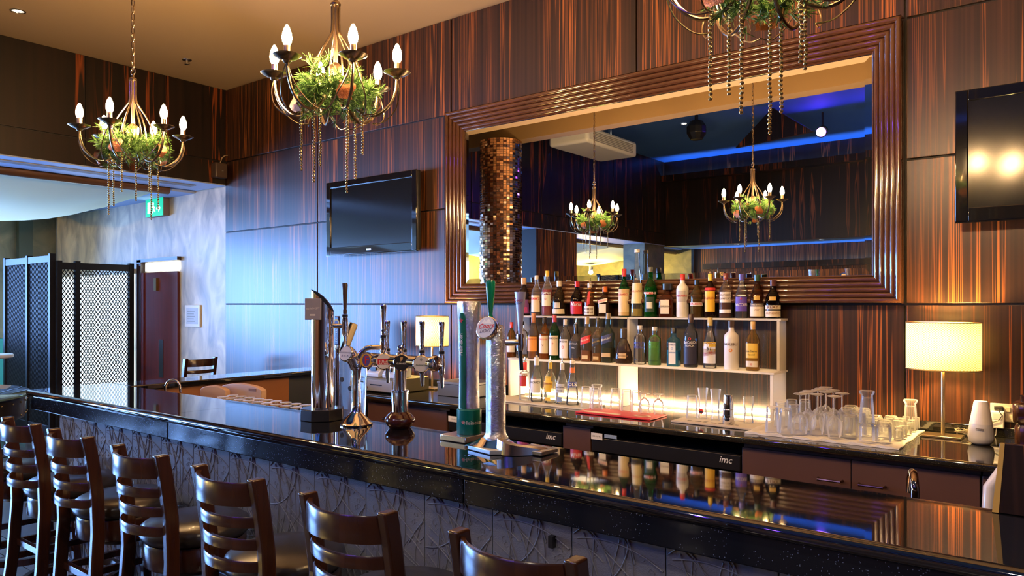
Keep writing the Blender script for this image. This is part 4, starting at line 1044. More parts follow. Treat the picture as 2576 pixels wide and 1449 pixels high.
# ================================================================== CHANDELIERS
BULB = mat('candle bulb', (1, .85, .6), .4, emit=430, ecol=(1, .60, .26))
PINE = mat('pine green', (.09, .21, .04), .5, var=.7, vscale=60)
COPPER = mat('copper mesh ribbon', (.62, .23, .10), .35, .8, bump=1.0, bscale=300)
GOLD = mat('gold beads', (.75, .56, .24), .12, 1)
CH_R = .258; CH_Z = 2.57
def chandelier(label, x, y, rz):
    t = thing('chandelier', label, 'chandelier', (x, y, CH_Z), rz, 'chandeliers hung in a row over the bar')
    top = ZC - CH_Z
    # stem bundle and hub
    MB().lathe([(.010, .29), (.020, .292), (.022, .300), (.018, .308), (.010, .312), (.008, .325), (0, .328)], 16).build('collar', BRONZE, t, smooth=True)
    MB().lathe([(0, -.05), (.018, -.05), (.030, -.02), (.030, .035), (.022, .045), (.010, .055), (.008, .29)], 20).build('hub', mat('hub bronze', (.50, .36, .24), .3, 1), t, smooth=True)
    for k in range(6):
        a = k * PI / 3
        ca, sa = math.cos(a), math.sin(a)
        def pol(r, z, da=0): return (r * math.cos(a + da), r * math.sin(a + da), z)
        arm = MB()
        arm.tube(smooth_path([pol(.016, .29), pol(.017, .19), pol(.035, .15), pol(.075, .085), (pol(.105, .01)), pol(.118, -.07), pol(.115, -.13), pol(.10, -.165)], 3), .0042, 7)
        arm.tube(smooth_path([pol(.03, -.03), pol(.06, -.10), pol(.11, -.155), pol(.17, -.165), pol(.225, -.125), pol(.250, -.07), pol(CH_R, -.012)], 4), .0062, 8)
        for s in (1, -1):
            arm.tube(smooth_path([pol(CH_R, -.014, s * .02), pol(.262, -.07, s * .10), pol(.245, -.13, s * .22), pol(.20, -.175, s * .36), pol(.16, -.18, s * .52)], 4), .0026, 6)
        am = arm.build('arm', BRONZE, t, smooth=True)
        M = Tm(CH_R * ca, CH_R * sa, 0)
        MB().lathe([(.006, -.018), (.014, -.014), (.018, -.006), (.034, .000), (.040, .004), (.055, .012), (.056, .014), (.040, .008), (.012, .004)], 24, M).build('drip_dish', BRONZE, am, smooth=True)
        MB().lathe([(.0125, .006), (.0125, .052), (0, .053)], 14, M).build('candle_sleeve', mat('sleeve bronze', (.55, .40, .26), .3, 1), am, smooth=True)
        MB().lathe([(0, .0535), (.011, .054), (.017, .066), (.0195, .082), (.0165, .102), (.010, .120), (.003, .132), (0, .133)], 16, M).build('bulb', BULB, am, smooth=True)
    # garland
    rg = random.Random(5)
    nd = MB(); v, f = [], []
    for cl in range(340):
        a = rg.uniform(0, 2 * PI)
        rr_ = .122 + rg.gauss(0, .026); zz = -.075 + rg.gauss(0, .036) + .02 * math.sin(3 * a)
        c = Vector((rr_ * math.cos(a), rr_ * math.sin(a), zz))
        d0 = Vector((c.x, c.y, 0)).normalized() * rg.uniform(-.2, 1.2) + Vector((rg.gauss(0, .5), rg.gauss(0, .5), rg.gauss(.05, .7)))
        d0.normalize()
        for q_ in range(22):
            d = (d0 + Vector((rg.gauss(0, .55), rg.gauss(0, .55), rg.gauss(0, .55)))).normalized()
            s_ = d.cross(Vector((rg.gauss(0, 1), rg.gauss(0, 1), rg.gauss(0, 1)))).normalized() * .0017
            b0 = c + d0 * rg.uniform(-.006, .02); L = rg.uniform(.022, .042)
            o = len(v); v += [b0 - s_, b0 + s_, b0 + d * L + s_ * .4, b0 + d * L - s_ * .4]; f.append((o, o + 1, o + 2, o + 3))
    nd.add(v, f)
    gl = nd.build('garland', PINE, t, fix=False); tag(gl, 'green pine garland', kind='stuff')
    MB().tube([(.118 * math.cos(a), .118 * math.sin(a), -.09 + .02 * math.sin(3 * a)) for a in [2 * PI * k / 24 for k in range(24)]], .010, 8, closed=True).build('garland_core', PINE, t, smooth=True)
    for k in range(5):      # crumpled ribbon loops
        a = [.3, 1.5, 2.5, 3.9, 5.2][k]; c = Vector((.155 * math.cos(a), .155 * math.sin(a), [-.10, -.12, -.07, -.14, -.10][k]))
        rb = MB(); secs = []
        tang = Vector((-math.sin(a), math.cos(a), 0)); rad = Vector((math.cos(a), math.sin(a), 0))
        n_ = 9
        vv, ff = [], []
        for i in range(n_):
            th_ = -1.2 + 3.6 * i / (n_ - 1)
            p0 = c + rad * (.030 * math.cos(th_)) + Vector((0, 0, .038 * math.sin(th_))) + tang * (.008 * math.sin(3 * th_))
            for j in range(5):
                w_ = (j / 4 - .5) * (.072 - .016 * abs(th_))
                vv.append(p0 + tang * w_ + rad * (.005 * math.sin(7 * w_ / .02 + i)))
        for i in range(n_ - 1):
            for j in range(4): ff.append((i * 5 + j, i * 5 + j + 1, i * 5 + j + 6, i * 5 + j + 5))
        rb.add(vv, ff); rb.build('ribbon', COPPER, t, smooth=True, fix=False)
    for k in range(3):
        a = [.9, 3.1, 4.6][k]
        MB().sphere((.13 * math.cos(a), .13 * math.sin(a), -.045), .018, 14, 9).build('bauble', mat('bronze bauble', (.45, .28, .12), .15, 1), t, smooth=True)
    # bead strings
    for a, r_, L in [(.2, .11, .21), (1.15, .13, .30), (1.35, .10, .36), (2.4, .12, .24), (3.3, .14, .28), (4.2, .12, .34), (5.3, .15, .23)]:
        bd = MB(); n_ = int(L / .0125)
        for i in range(n_): bd.sphere((r_ * math.cos(a) + .0012 * math.sin(i * .7), r_ * math.sin(a), -.13 - i * .0125), .0058, 8, 5)
        bd.build('bead_string', GOLD, t, smooth=True)
    # hook, chain, cable and ceiling cup
    ring = [(.018 * math.cos(q_), 0, .345 + .018 * math.sin(q_)) for q_ in [2 * PI * k / 14 for k in range(14)]]
    MB().tube(ring, .0035, 6, closed=True).build('hook', BRONZE, t, smooth=True)
    ln = MB().tube([(.009 * math.cos(q_), 0, .023 * math.sin(q_)) for q_ in [2 * PI * k / 12 for k in range(12)]], .0026, 5, closed=True)
    chn = MB().tube([(0.006 * math.sin(3.1 * z * 6), .006 * math.cos(z * 13), z) for z in [.34 + (top - .38) * k / 40 for k in range(41)]], .0022, 5).build('cable', mat('dark cable', (.10, .07, .05), .4), t, smooth=True)
    l0 = None
    z = .378; k = 0
    while z < top - .03:
        if l0 is None: l0 = ln.build('chain_link', BRONZE, chn, smooth=True, loc=(0, 0, z))
        else: share(l0, loc=(0, 0, z), rot=(0, 0, (k % 2) * PI / 2))
        z += .039; k += 1
    MB().lathe([(0, top - .05), (.012, top - .05), (.045, top - .02), (.05, top - .001)], 20).build('ceiling_cup', BRONZE, t, smooth=True)
    return t
c1 = chandelier('chandelier farthest left, hung near the lounge opening', -4.22, 1.98, math.radians(10))
dup(c1, (-2.49, 2.00, CH_Z), math.radians(36), 'chandelier in the middle, hung above the beer towers')
dup(c1, (-.70, 2.00, CH_Z), math.radians(22), 'chandelier cut off by the top of the picture at the right')

# ================================================================== BAR STOOLS
def stool(label, x, y, rz=0):
    t = thing('bar_stool', label, 'bar stool', (x, y, 0), rz, 'ladder back bar stools')
    def leg(name, path, wx, wy):
        secs = []
        for (px_, py_, pz_) in path:
            secs.append([(px_ - wx, py_ - wy, pz_), (px_ + wx, py_ - wy, pz_), (px_ + wx, py_ + wy, pz_), (px_ - wx, py_ + wy, pz_)])
        return MB().loft(secs).build(name, STOOLW, t, bevel=.006)
    for s in (-1, 1):
        leg('back_post', [(s * .185, -.245, 0), (s * .170, -.195, .45), (s * .163, -.180, .70), (s * .163, -.185, .86), (s * .164, -.205, 1.00), (s * .164, -.222, 1.09)], .016, .024)
        leg('leg', [(s * .185, .20, 0), (s * .155, .155, .66)], .018, .018)
    def rail(name, z0, z1, th_, bow):
        secs = []
        for k in range(17):
            q_ = -1 + 2 * k / 16
            xx_ = .152 * q_
            yb = -bow * (1 - q_ * q_) ** .8
            zc = (z0 + z1) / 2
            yo = -.195 - (max(0, zc - .86)) * .14
            d_ = .4 * q_
            secs.append([(xx_, yo + yb - th_ / 2, z0), (xx_, yo + yb + th_ / 2, z0 + .004), (xx_, yo + yb + th_ / 2, z1 - .004), (xx_, yo + yb - th_ / 2 + .004, z1), (xx_, yo + yb - th_ / 2, z1 - .006)])
        return MB().loft(secs).build(name, STOOLW, t, smooth=True)
    rail('top_rail', 1.005, 1.078, .020, .064)
    for z in (.936, .866, .796): rail('slat', z, z + .034, .018, .062)
    MB().lathe([(0, .725), (.178, .725), (.196, .738), (.202, .758), (.197, .778), (.177, .792), (.10, .803), (0, .806)], 36).build('seat_cushion', LEATHER, t, smooth=True)
    MB().lathe([(.12, .635), (.180, .635), (.186, .642), (.186, .715), (.182, .7245), (0, .7248)], 36).build('seat_frame', STOOLW, t, smooth=True)
    MB().lathe([(0, .60), (.10, .60), (.10, .634), (0, .6345)], 20).build('swivel_plate', BLACK, t, smooth=True)
    MB().box(-.022, .022, -.002, .001, -.010, .010, Tm(-.085, -.1675, .68) @ Rm(-.45, 'Z')).build('maker_plate', mat('plate steel', (.62, .64, .62), .3, .9), t)
    rp = [(.192, .300), (.215, .300), (.215, .332), (.192, .332)]
    MB().loft([[(r_ * math.cos(a), r_ * math.sin(a) , z_) for r_, z_ in rp] for a in [2 * PI * k / 36 for k in range(36)]], closed=True).build('foot_ring', STOOLW, t, smooth=True)
    for s in (-1, 1):
        MB().box(s * .168 - .011, s * .168 + .011, -.205, .17, .41, .44).build('stretcher', STOOLW, t, bevel=.003)
        MB().box(-.155, .155, s * .175 - .011, s * .175 + .011, .48, .51).build('stretcher', STOOLW, t, bevel=.003)
    return t
SY = 1.31 + .22
s0 = stool('bar stool nearest the camera, only its top rail in view', -1.015, SY)
for x, lb in [(-1.588, 'second bar stool from the camera, below the granite bar'), (-2.168, 'third bar stool from the camera along the bar'),
              (-2.748, 'fourth bar stool from the camera along the bar'), (-3.338, 'fifth bar stool from the camera along the bar'),
              (-3.868, 'sixth bar stool from the camera, near the left edge'), (-4.45, 'farthest bar stool, only its seat in view at the left edge')]:
    dup(s0, (x, SY, 0), 0, lb)
q = P(522, 895, 4.08)
dup(s0, (q.x - .10, 3.92, 0), 1.66, 'ladder back bar stool standing by the grey wall beyond the bar', 'ladder back bar stools')

# ================================================================== BEER TOWERS
DROP = mat('wet chrome', (.82, .83, .86), .07, 1, bump=.35, bscale=420)
def tap(par, M, hm, hl=.10, hr=1.0):
    """chrome tap: body along local -y... pours at +y, handle up"""
    b = MB()
    b.tube([(0, 0, 0), (0, .045, 0)], .011, 12, M=M)
    b.lathe([(.012, -.045), (.015, -.03), (.016, 0), (.014, .025), (.012, .04)], 14, M @ Tm(0, .052, 0))
    b.tube([(0, .052, -.03), (0, .054, -.06), (0, .056, -.10)], [.011, .010, .0065], 12, M=M)
    o = b.build('tap_body', CHROME, par, smooth=True)
    MB().lathe([(.0135, .041), (.0135, .052), (.010, .053)], 14, M @ Tm(0, .052, 0)).build('collar', BLACK, o, smooth=True)
    MB().lathe([(.009, .0535), (.010, .07), (.008, .075), (.0085, .085), (.011 * hr, .085 + hl * .5), (.0135 * hr, .085 + hl * .93), (.011 * hr, .085 + hl), (0, .085 + hl)], 16, M @ Tm(0, .052, 0)).build('tap_handle', hm, o, smooth=True)
    return o
# 1 tall polished tower on an octagonal base
q = Vector((XX(811, 2.135), 2.135, BZ + .001))
t1 = thing('beer_tower', 'tall polished steel beer tower with slanted top on black octagon base', 'beer tower', q)
tt = TT(811, 2.135)
MB().lathe([(0, 0), (.100, 0), (.100, .048), (.094, .050), (0, .050)], 8, Rm(.42, 'Z')).build('base', mat('black stone base', (.02, .022, .03), .22), t1, bevel=.002)
cyl = MB().lathe([(.050, .0505), (.050, .30)], 40, ends=False)
hh = (1040 - 715) * tt / K
top_ring = []
cv, cf = [], []
for k in range(40):
    a = 2 * PI * k / 40; x_, y_ = .050 * math.cos(a), .050 * math.sin(a)
    s_ = (x_ * CA + y_ * SA) / .050      # -1 camera left .. 1 camera right
    cv.append((x_, y_, .3)); cv.append((x_, y_, hh - .024 * (s_ + 1) - .013 * (s_ + 1) ** 2))
for k in range(40):
    j = (k + 1) % 40; cf.append((2 * k, 2 * j, 2 * j + 1, 2 * k + 1))
cyl.add(cv, cf); cyl.add([cv[2 * k + 1] for k in range(40)], [tuple(range(40))])
cyl.build('column', CHROME, t1, smooth=True)
Mp = Tm(.0145, -.0620, hh - .088) @ Rm(.60, 'Z') @ FRONT
pl_ = MB().box(-.036, .036, -.048, .048, -.006, .006, Mp).build('badge_plate', mat('pewter plate', (.33, .33, .42), .4), t1, bevel=.002)
lettering(pl_, 'Radeberger', Mp @ Tm(0, .004, .0068) @ Rm(.12, 'Z'), .013, WHITE, shear=.3)
MB().box(-.012, .012, -.030, -.022, .0064, .0068, Mp).build('printed_strip', WHITE, pl_)
tap(t1, Tm(.030, .038, hh - .165) @ Rm(-.9, 'Z'), mat('dark handle', (.05, .03, .03), .3), .11)
# paddle handle with dark blue board behind the tower
q = P(849, 855, 2.26)
pd = thing('tap_paddle', 'dark blue tap paddle with yellow disc behind the steel tower', 'tap handle', (XX(849, 2.33), 2.33, .932))
zt = P(849, 795, 2.33).z - .932; zb_ = P(849, 868, 2.33).z - .932
MB().box(-.016, .016, -.006, .006, zb_, zt).build('paddle', mat('navy paddle', (.02, .02, .10), .25), pd, bevel=.004)
disc(MB(), .021, Tm(0, -.0068, zt - .035) @ FRONT).build('badge', paper((.80, .62, .05)), pd, fix=False)
disc(MB(), .013, Tm(0, -.0072, zt - .035) @ FRONT).build('badge', paper((.05, .05, .30)), pd, fix=False)
lettering(pd, "FOSTER'S", Tm(0, -.0068, zt - .088) @ Rm(-PI / 2, 'Y') @ FRONT, .018, WHITE)
MB().lathe([(0, 0), (.030, 0), (.03, .008), (.010, .015), (.010, zb_ - .03), (.014, zb_ - .02), (.012, zb_ - .0005)], 16).build('post', CHROME, pd, smooth=True)
# 2 cobra tap with tilted lens
cx2 = XX(896, 2.12)
t2 = thing('beer_tower', 'curved chrome cobra beer tap with tilted round badge', 'beer tower', (cx2, 2.12, BZ + .001))
MB().lathe([(0, 0), (.066, 0), (.067, .006), (.060, .012), (.050, .026), (.030, .046), (.021, .060), (.018, .10), (.0175, .19), (.020, .235), (.024, .25)], 6 * 5, n=2.4).build('stem', CHROME, t2, smooth=True)
MB().tube([(.0, 0, .24), (-.004, -.004, .265), (-.012, -.012, .285)], [.024, .027, .027], 20).build('neck', CHROME, t2, smooth=True)
Ml = Tm(-.022, -.030, .305) @ Rm(.18, 'Z') @ Rm(-.30, 'X') @ FRONT
hd_ = MB().lathe([(0, -.045), (.022, -.045), (.032, -.02), (.036, .0), (.036, .008), (.033, .012), (0, .012)], 32, Ml).build('lens_head', CHROME, t2, smooth=True)
disc(MB(), .031, Ml @ Tm(0, 0, .0125)).build('badge', paper((.62, .62, .66)), hd_, fix=False)
lettering(hd_, 'FRANZISKANER', Ml @ Tm(0, .003, .0132), .009, paper((.15, .15, .22)))
lettering(hd_, '^ ^ ^', Ml @ Tm(0, -.014, .0132), .02, paper((.15, .15, .3)), bold=.02)
tap(t2, Tm(.045, .045, .332) @ Rm(-.6, 'Z'), CHROME, .10)
MB().tube([(0, 0, .27), (.015, .015, .31), (.03, .03, .328), (.048, .045, .333)], .011, 12).build('tap_arm', CHROME, t2, smooth=True)
# 3 T bar with four taps
X3 = XX(1006, 2.185); Y3 = 2.185
t3 = thing('beer_tower', 'chrome T bar beer tower with four round badges on wooden foot', 'beer tower', (X3, Y3, BZ + .001))
MB().lathe([(0, 0), (.044, 0), (.052, .010), (.061, .022), (.064, .034), (.060, .044), (.056, .047), (.052, .054), (.042, .062), (.036, .068), (0, .068)], 32).build('wooden_foot', mat('red brown turned wood', (.065, .013, .008), .12, coat=.6), t3, smooth=True)
MB().lathe([(.035, .0685), (.035, .148), (.038, .150), (.038, .156), (.026, .158), (.026, .27)], 32).build('column', CHROME, t3, smooth=True)
zT = P(1000, 910, Y3 - .02).z - BZ
xa, xb = XX(905, Y3) - X3 - .0, XX(1095, Y3) - X3
MB().lathe([(0, 0), (.020, 0), (.027, .006), (.027, xb - xa - .015), (.032, xb - xa - .012), (.034, xb - xa - .004), (.030, xb - xa + .010), (.014, xb - xa + .016), (0, xb - xa + .017)], 28, Tm(xa, 0, zT) @ Rm(PI / 2, 'Y')).build('cross_bar', CHROME, t3, smooth=True)
MB().lathe([(.020, 0), (.020, .008), (.010, .014), (.014, .022), (.015, .030), (.010, .040), (0, .043)], 20, Tm((xa + xb) / 2 + .03, 0, zT + .026)).build('finial', CHROME, t3, smooth=True)
NAVY = paper((.03, .03, .22)); badges = [
    (913, 'F', (.05, .05, .30), (.75, .48, .06), (.62, .03, .03), .045),
    (955, 'STELLA\nARTOIS', (.72, .70, .70), (.62, .02, .03), WHT, .0115),
    (1000, 'GUINNESS', (.015, .015, .018), None, WHT, .0088),
    (1049, 'Radeberger', (.80, .80, .78), None, (.15, .22, .20), .0096)]
for px_, s_, c1_, c2_, ct, sz in badges:
    bxp = XX(px_, Y3 - .04) - X3
    Mb = Tm(bxp + .014, -.028, zT - .002) @ Rm(.62, 'Z') @ FRONT
    bd_ = MB().lathe([(.020, -.015), (.030, -.004), (.0345, 0), (.0355, .006), (.032, .010), (0, .010)], 32, Mb).build('badge_rim', CHROME, t3, smooth=True)
    disc(MB(), .0315, Mb @ Tm(0, 0, .0104)).build('badge', paper(c1_), bd_, fix=False)
    if s_ == 'F': disc(MB(), .028, Mb @ Tm(-.001, 0, .0107), asp=1.05).build('badge', paper(c2_), bd_, fix=False); disc(MB(), .0165, Mb @ Tm(-.002, 0, .0110), asp=1.6).build('badge', paper((.10, .08, .36)), bd_, fix=False)
    elif c2_: MB().box(-.025, .025, -.014, .012, .0104, .0108, Mb).build('badge', paper(c2_), bd_)
    if s_ == 'GUINNESS': MB().prism([(-.004, .004), (.004, .012), (.006, .024), (-.005, .022)], .0104, .0108, Mb).build('harp', paper((.55, .35, .15)), bd_)
    lettering(bd_, s_, Mb @ Tm(0, -.004 if s_ != 'F' else 0, .0114), sz, paper(ct), bold=.015, shear=.3 if s_ == 'Radeberger' else 0)
    if s_ == 'Radeberger': disc(MB(), .005, Mb @ Tm(0, .018, .0108), asp=1.3).build('crest', paper((.35, .36, .34)), bd_, fix=False)
    tap(t3, Tm(bxp + .03, .02, zT - .008), CHROME, .09)
# 4 green column
q = Vector((XX(1180, 2.165), 2.165, BZ + .001))
t4 = thing('beer_tower', 'frosty silver beer column with green stripe and green foot', 'beer tower', q)
tt = TT(1180, 2.165)
ht = HC + 7 / K * tt - BZ
MB().box(-.075, .055, -.085, .06, 0, .022).build('drip_tray', mat('brushed tray', (.62, .64, .68), .22, .9), t4, bevel=.003)
GRN = mat('bottle green enamel', (.0, .16, .10), .22, coat=.5)
MB().lathe([(.046, .0225), (.0475, .026), (.0475, .115), (.044, .118), (0, .118)], 36).build('foot', mat('teal green plastic', (.0, .20, .15), .35), t4, smooth=True)
cl = [(.040, .1185), (.0385, .22), (.040, .34), (.044, .48), (.0465, ht - .004), (.044, ht), (0, ht + .001)]
MB().lathe(cl, 40).build('column', DROP, t4, smooth=True)
def crad(z):
    for (r0, z0), (r1, z1_) in zip(cl, cl[1:]):
        if z0 <= z <= z1_: return r0 + (r1 - r0) * (z - z0) / max(1e-6, z1_ - z0)
    return .044
ad_ = math.radians(-86)      # stripe faces the camera's left
sv, sf = [], []
NZ = 18
for i in range(NZ + 1):
    z = .12 + (ht - .045 - .12) * i / NZ
    hw_ = .34 if i < NZ else .16
    for j in range(5):
        a = ad_ + (j / 4 - .5) * 2 * hw_
        r_ = crad(z) + .0025
        sv.append((r_ * math.cos(a), r_ * math.sin(a), z))
for i in range(NZ):
    for j in range(4): sf.append((i * 5 + j, i * 5 + j + 1, i * 5 + j + 6, i * 5 + j + 5))
st = MB().add(sv, sf).build('stripe', GRN, t4, smooth=True, fix=False)
def wrap_v(par, s, zc, size, m, a0, rad, shear=0, bold=.01, vertical=True):
    tv_, tf = textgeo(s, size, shear, bold)
    v = []
    for x, y_, _ in tv_:
        if vertical: z = zc + x; a = a0 - y_ / rad
        else: z = zc + y_; a = a0 + x / rad
        v.append((rad * math.cos(a), rad * math.sin(a), z))
    return MB().add(v, tf).build('lettering', m, par, fix=False)
wrap_v(st, 'Heineken', ht - .165, .022, WHITE, ad_, .0505)
def star(par, zc, size, m, a0, rad):
    v = []
    for k in range(10):
        r_ = size if k % 2 == 0 else size * .42
        a = PI / 2 + k * PI / 5
        x, y_ = r_ * math.cos(a), r_ * math.sin(a)
        v.append((rad * math.cos(a0 + x / rad), rad * math.sin(a0 + x / rad), zc + y_))
    v.append((rad * math.cos(a0), rad * math.sin(a0), zc))
    return MB().add(v, [(10, k, (k + 1) % 10) for k in range(10)]).build('star', m, par, fix=False)
star(st, ht - .075, .011, paper(RED), ad_, .0512)
star(t4, .069, .010, paper((.75, .3, .3)), math.radians(-77), .0482)
wrap_v(t4, 'Heineken', .068, .022, WHITE, math.radians(-24), .0482, vertical=False)
Mh = Tm(.045, .055, 0)
tap(t4, Tm(.02, .03, ht - .13) @ Rm(-.5, 'Z'), GRN, .125, 1.45)
# 5 wet silver column with lens
q = Vector((XX(1247, 2.06), 2.06, BZ + .001)); tt = TT(1247, 2.06)
t5 = thing('beer_tower', 'wet silver beer column with tilted oval lens and winged foot', 'beer tower', q)
MB().prism([(-.085, -.055), (.045, -.085), (.105, -.03), (.105, .03), (.045, .07), (-.06, .06)], 0, .016).build('base', mat('pale foot edge', (.55, .60, .66), .3, .4), t5, bevel=.003)
wing = MB()
secs = []
for k in range(11):
    q_ = k / 10; x_ = -.085 + .17 * q_
    h_ = .017 + .030 * math.sin(PI * q_) ** 1.2
    secs.append([(x_, -.075 + .03 * q_, .0165), (x_, .05, .0165), (x_, .03, h_), (x_, -.03, h_ + .006)])
wing.loft(secs).build('winged_foot', CHROME, t5, smooth=True)
cw_ = MB(); secs = []
for k in range(13):
    q_ = k / 12
    x_ = .045 + .135 * q_; y_ = -.045 - .045 * math.sin(PI * q_) + .08 * q_
    secs.append([(x_, y_ - .006, .001), (x_, y_ + .03, .001), (x_, y_ + .03, .018 + .030 * (1 - q_) ** .7), (x_, y_ - .002, .015 + .036 * (1 - q_) ** .7)])
cw_.loft(secs).build('drip_wing', CHROME_S, t5, smooth=True)
MB().box(.08, .20, .0, .10, .001, .016).build('drip_tray', mat('brushed tray', (.62, .64, .68), .22, .9), t5, bevel=.003)
hl_ = P(1247, 835, 2.06).z - BZ
MB().lathe([(.045, .046), (.036, .06), (.035, .075), (.035, hl_), (.030, hl_ + .02), (0, hl_ + .03)], 40).build('column', DROP, t5, smooth=True)
Ml = Tm(-.012, -.030, hl_ + .012) @ Rm(.05, 'Z') @ Rm(-.35, 'X') @ FRONT
hd_ = MB().lathe([(0, -.05), (.028, -.045), (.040, -.015), (.0435, .004), (.042, .011), (.039, .013), (0, .013)], 36, Ml).build('lens_head', CHROME, t5, smooth=True)
disc(MB(), .0385, Ml @ Tm(0, 0, .0135)).build('badge', paper((.62, .66, .74)), hd_, fix=False)
lettering(hd_, 'Coors', Ml @ Tm(0, .004, .0142) @ Rm(.1, 'Z'), .026, paper((.60, .03, .05)), shear=.35, bold=.02)
lettering(hd_, 'LIGHT', Ml @ Tm(.002, -.014, .0142) @ Rm(.1, 'Z'), .017, paper((.10, .10, .18)), shear=.35, bold=.02)
MB().prism([(-.024, .012), (-.012, .028), (-.004, .020), (.006, .032), (.024, .014)], .0136, .0139, Ml).build('mountain', paper((.85, .86, .88)), hd_)
Mt = Tm(.035, .06, hl_ - .03)
b5 = MB().tube([(0, 0, 0), (.0, .05, 0)], .012, 12, M=Tm(.015, .03, hl_ - .04) @ Rm(-.5, 'Z'))
b5.lathe([(.012, -.03), (.015, 0), (.012, .03)], 14, Tm(.045, .085, hl_ - .04))
b5 = b5.build('tap_body', CHROME, t5, smooth=True)
MB().tube([(.045, .085, hl_ - .06), (.048, .083, hl_ - .09), (.055, .080, hl_ - .14)], .0075, 12).build('spout', BLACK, b5, smooth=True)
zb_ = hl_ - .008
MB().lathe([(.008, zb_), (.009, zb_ + .02), (.024, zb_ + .145), (.025, zb_ + .15), (0, zb_ + .151)], 24, Tm(.045, .085, 0), asp=.5).build('tap_handle', mat('lilac silver', (.46, .44, .62), .3, .3), b5, smooth=True)
lettering(b5, 'Coors', Tm(.045, .0715, zb_ + .12) @ Rm(.3, 'X') @ FRONT, .016, paper((.60, .03, .05)), shear=.35, bold=.02)
lettering(b5, 'LIGHT', Tm(.045, .0725, zb_ + .108) @ Rm(.3, 'X') @ FRONT, .011, paper((.10, .10, .18)), shear=.35, bold=.02)
# clear jug behind the towers
x0_, x1_ = XX(802, 2.45), XX(918, 2.45)
jg = thing('clear_tub', 'clear plastic tub of straws and lids behind the steel tower', 'tub', ((x0_ + x1_) / 2, 2.45, .932))
jw = (x1_ - x0_) / 2
jh = P(845, 903, 2.45).z - .932
MB().lathe([(jw * .82, 0), (jw * .86, .004), (jw * .97, jh - .04), (jw, jh - .005), (jw * 1.01, jh)], 40, n=4, asp=.26, ends=False).lathe([(0, .001), (jw * .82, .001)], 40, n=4, asp=.26, ends=False).build('tub_wall', thin_glass('clear plastic', (.93, .95, .97), .06), jg, smooth=True)
for dx_, dz_ in ((.02, jh - .10), (-.05, jh - .15)):
    MB().lathe([(0, -.004), (.012, -.004), (.014, 0), (.012, .004), (0, .004)], 18, Tm(dx_, -.012, dz_) @ Rm(PI / 2, 'X')).build('plug', BLACK, jg, smooth=True)

# ================================================================== TILL AND BOXES ON THE BACK COUNTER
q = G(948, 988, CZ)
td = thing('cash_drawer', 'grey steel cash drawer with slot and lock', 'cash drawer', (q.x, 3.96, CZ + .001))
GREYM = mat('grey painted steel', (.30, .32, .36), .35)
w_ = .19
MB().box(-w_, w_, -.20, .16, .004, .105).build('drawer_case', mat('dark olive steel', (.15, .145, .10), .4), td, bevel=.004)
fr_ = MB().box(-w_ + .008, w_ - .008, -.212, -.2005, .012, .095).build('drawer_front', GREYM, td, bevel=.003)
MB().box(-.06, .07, -.2135, -.2125, .055, .063).build('slot', BLACK, fr_)
MB().lathe([(0, 0), (.010, 0), (.010, .004), (0, .005)], 16, Tm(-.09, -.2125, .035) @ FRONT).build('lock', CHROME, fr_, smooth=True)
for dx_, lb in ((-.10, 'pale blue receipt printer at the left on the cash drawer'), (.07, 'pale blue receipt printer at the right on the cash drawer')):
    rp_ = thing('receipt_printer', lb, 'printer', (td.location.x + dx_, 3.90, CZ + .1075), group='receipt printers on the cash drawer')
    MB().prism([(-.09, 0), (.09, 0), (.09, .09), (.0, .10), (-.07, .055), (-.09, .03)], -.065, .065, Rm(PI / 2, 'Z') @ Rm(PI / 2, 'X')).build('housing', mat('pale blue grey plastic', (.52, .58, .68), .35), rp_, bevel=.006)
    MB().box(-.03, .03, -.088, -.070, .05, .075).build('paper_slot', BLACK, rp_)
q2 = P(868, 850, 4.05)
ps = thing('till_screen', 'beige backed till screen tilted on its stand', 'screen', (q2.x, 4.05, BZ + .001), -.6)
Mz = Tm(0, 0, P(875, 848, 4.05).z - BZ) @ Rm(-.35, 'X')
MB().box(-.16, .16, -.02, .0, -.13, .13, Mz).build('display', BLACK_G, ps, bevel=.006)
MB().box(-.16, .16, .0, .05, -.13, .13, Mz).build('back_shell', mat('beige plastic', (.45, .38, .24), .4), ps, bevel=.015)
MB().lathe([(0, 0), (.10, 0), (.10, .012), (.10, .012), (.03, .02), (.025, .12)], 24).build('stand', BLACK, ps, smooth=True)
q = G(1160, 1003, CZ)
bB = thing('storage_box', 'dark grey lidded box beyond the green beer column', 'box', (XX(1172, 4.05), 4.05, CZ + .001))
MB().box(-.16, .16, -.13, .13, 0, .085).build('box_body', mat('slate plastic', (.10, .11, .13), .45), bB, bevel=.004)
MB().box(-.163, .163, -.133, .133, .0855, .105).build('lid', mat('slate lid', (.15, .16, .19), .4), bB, bevel=.004)

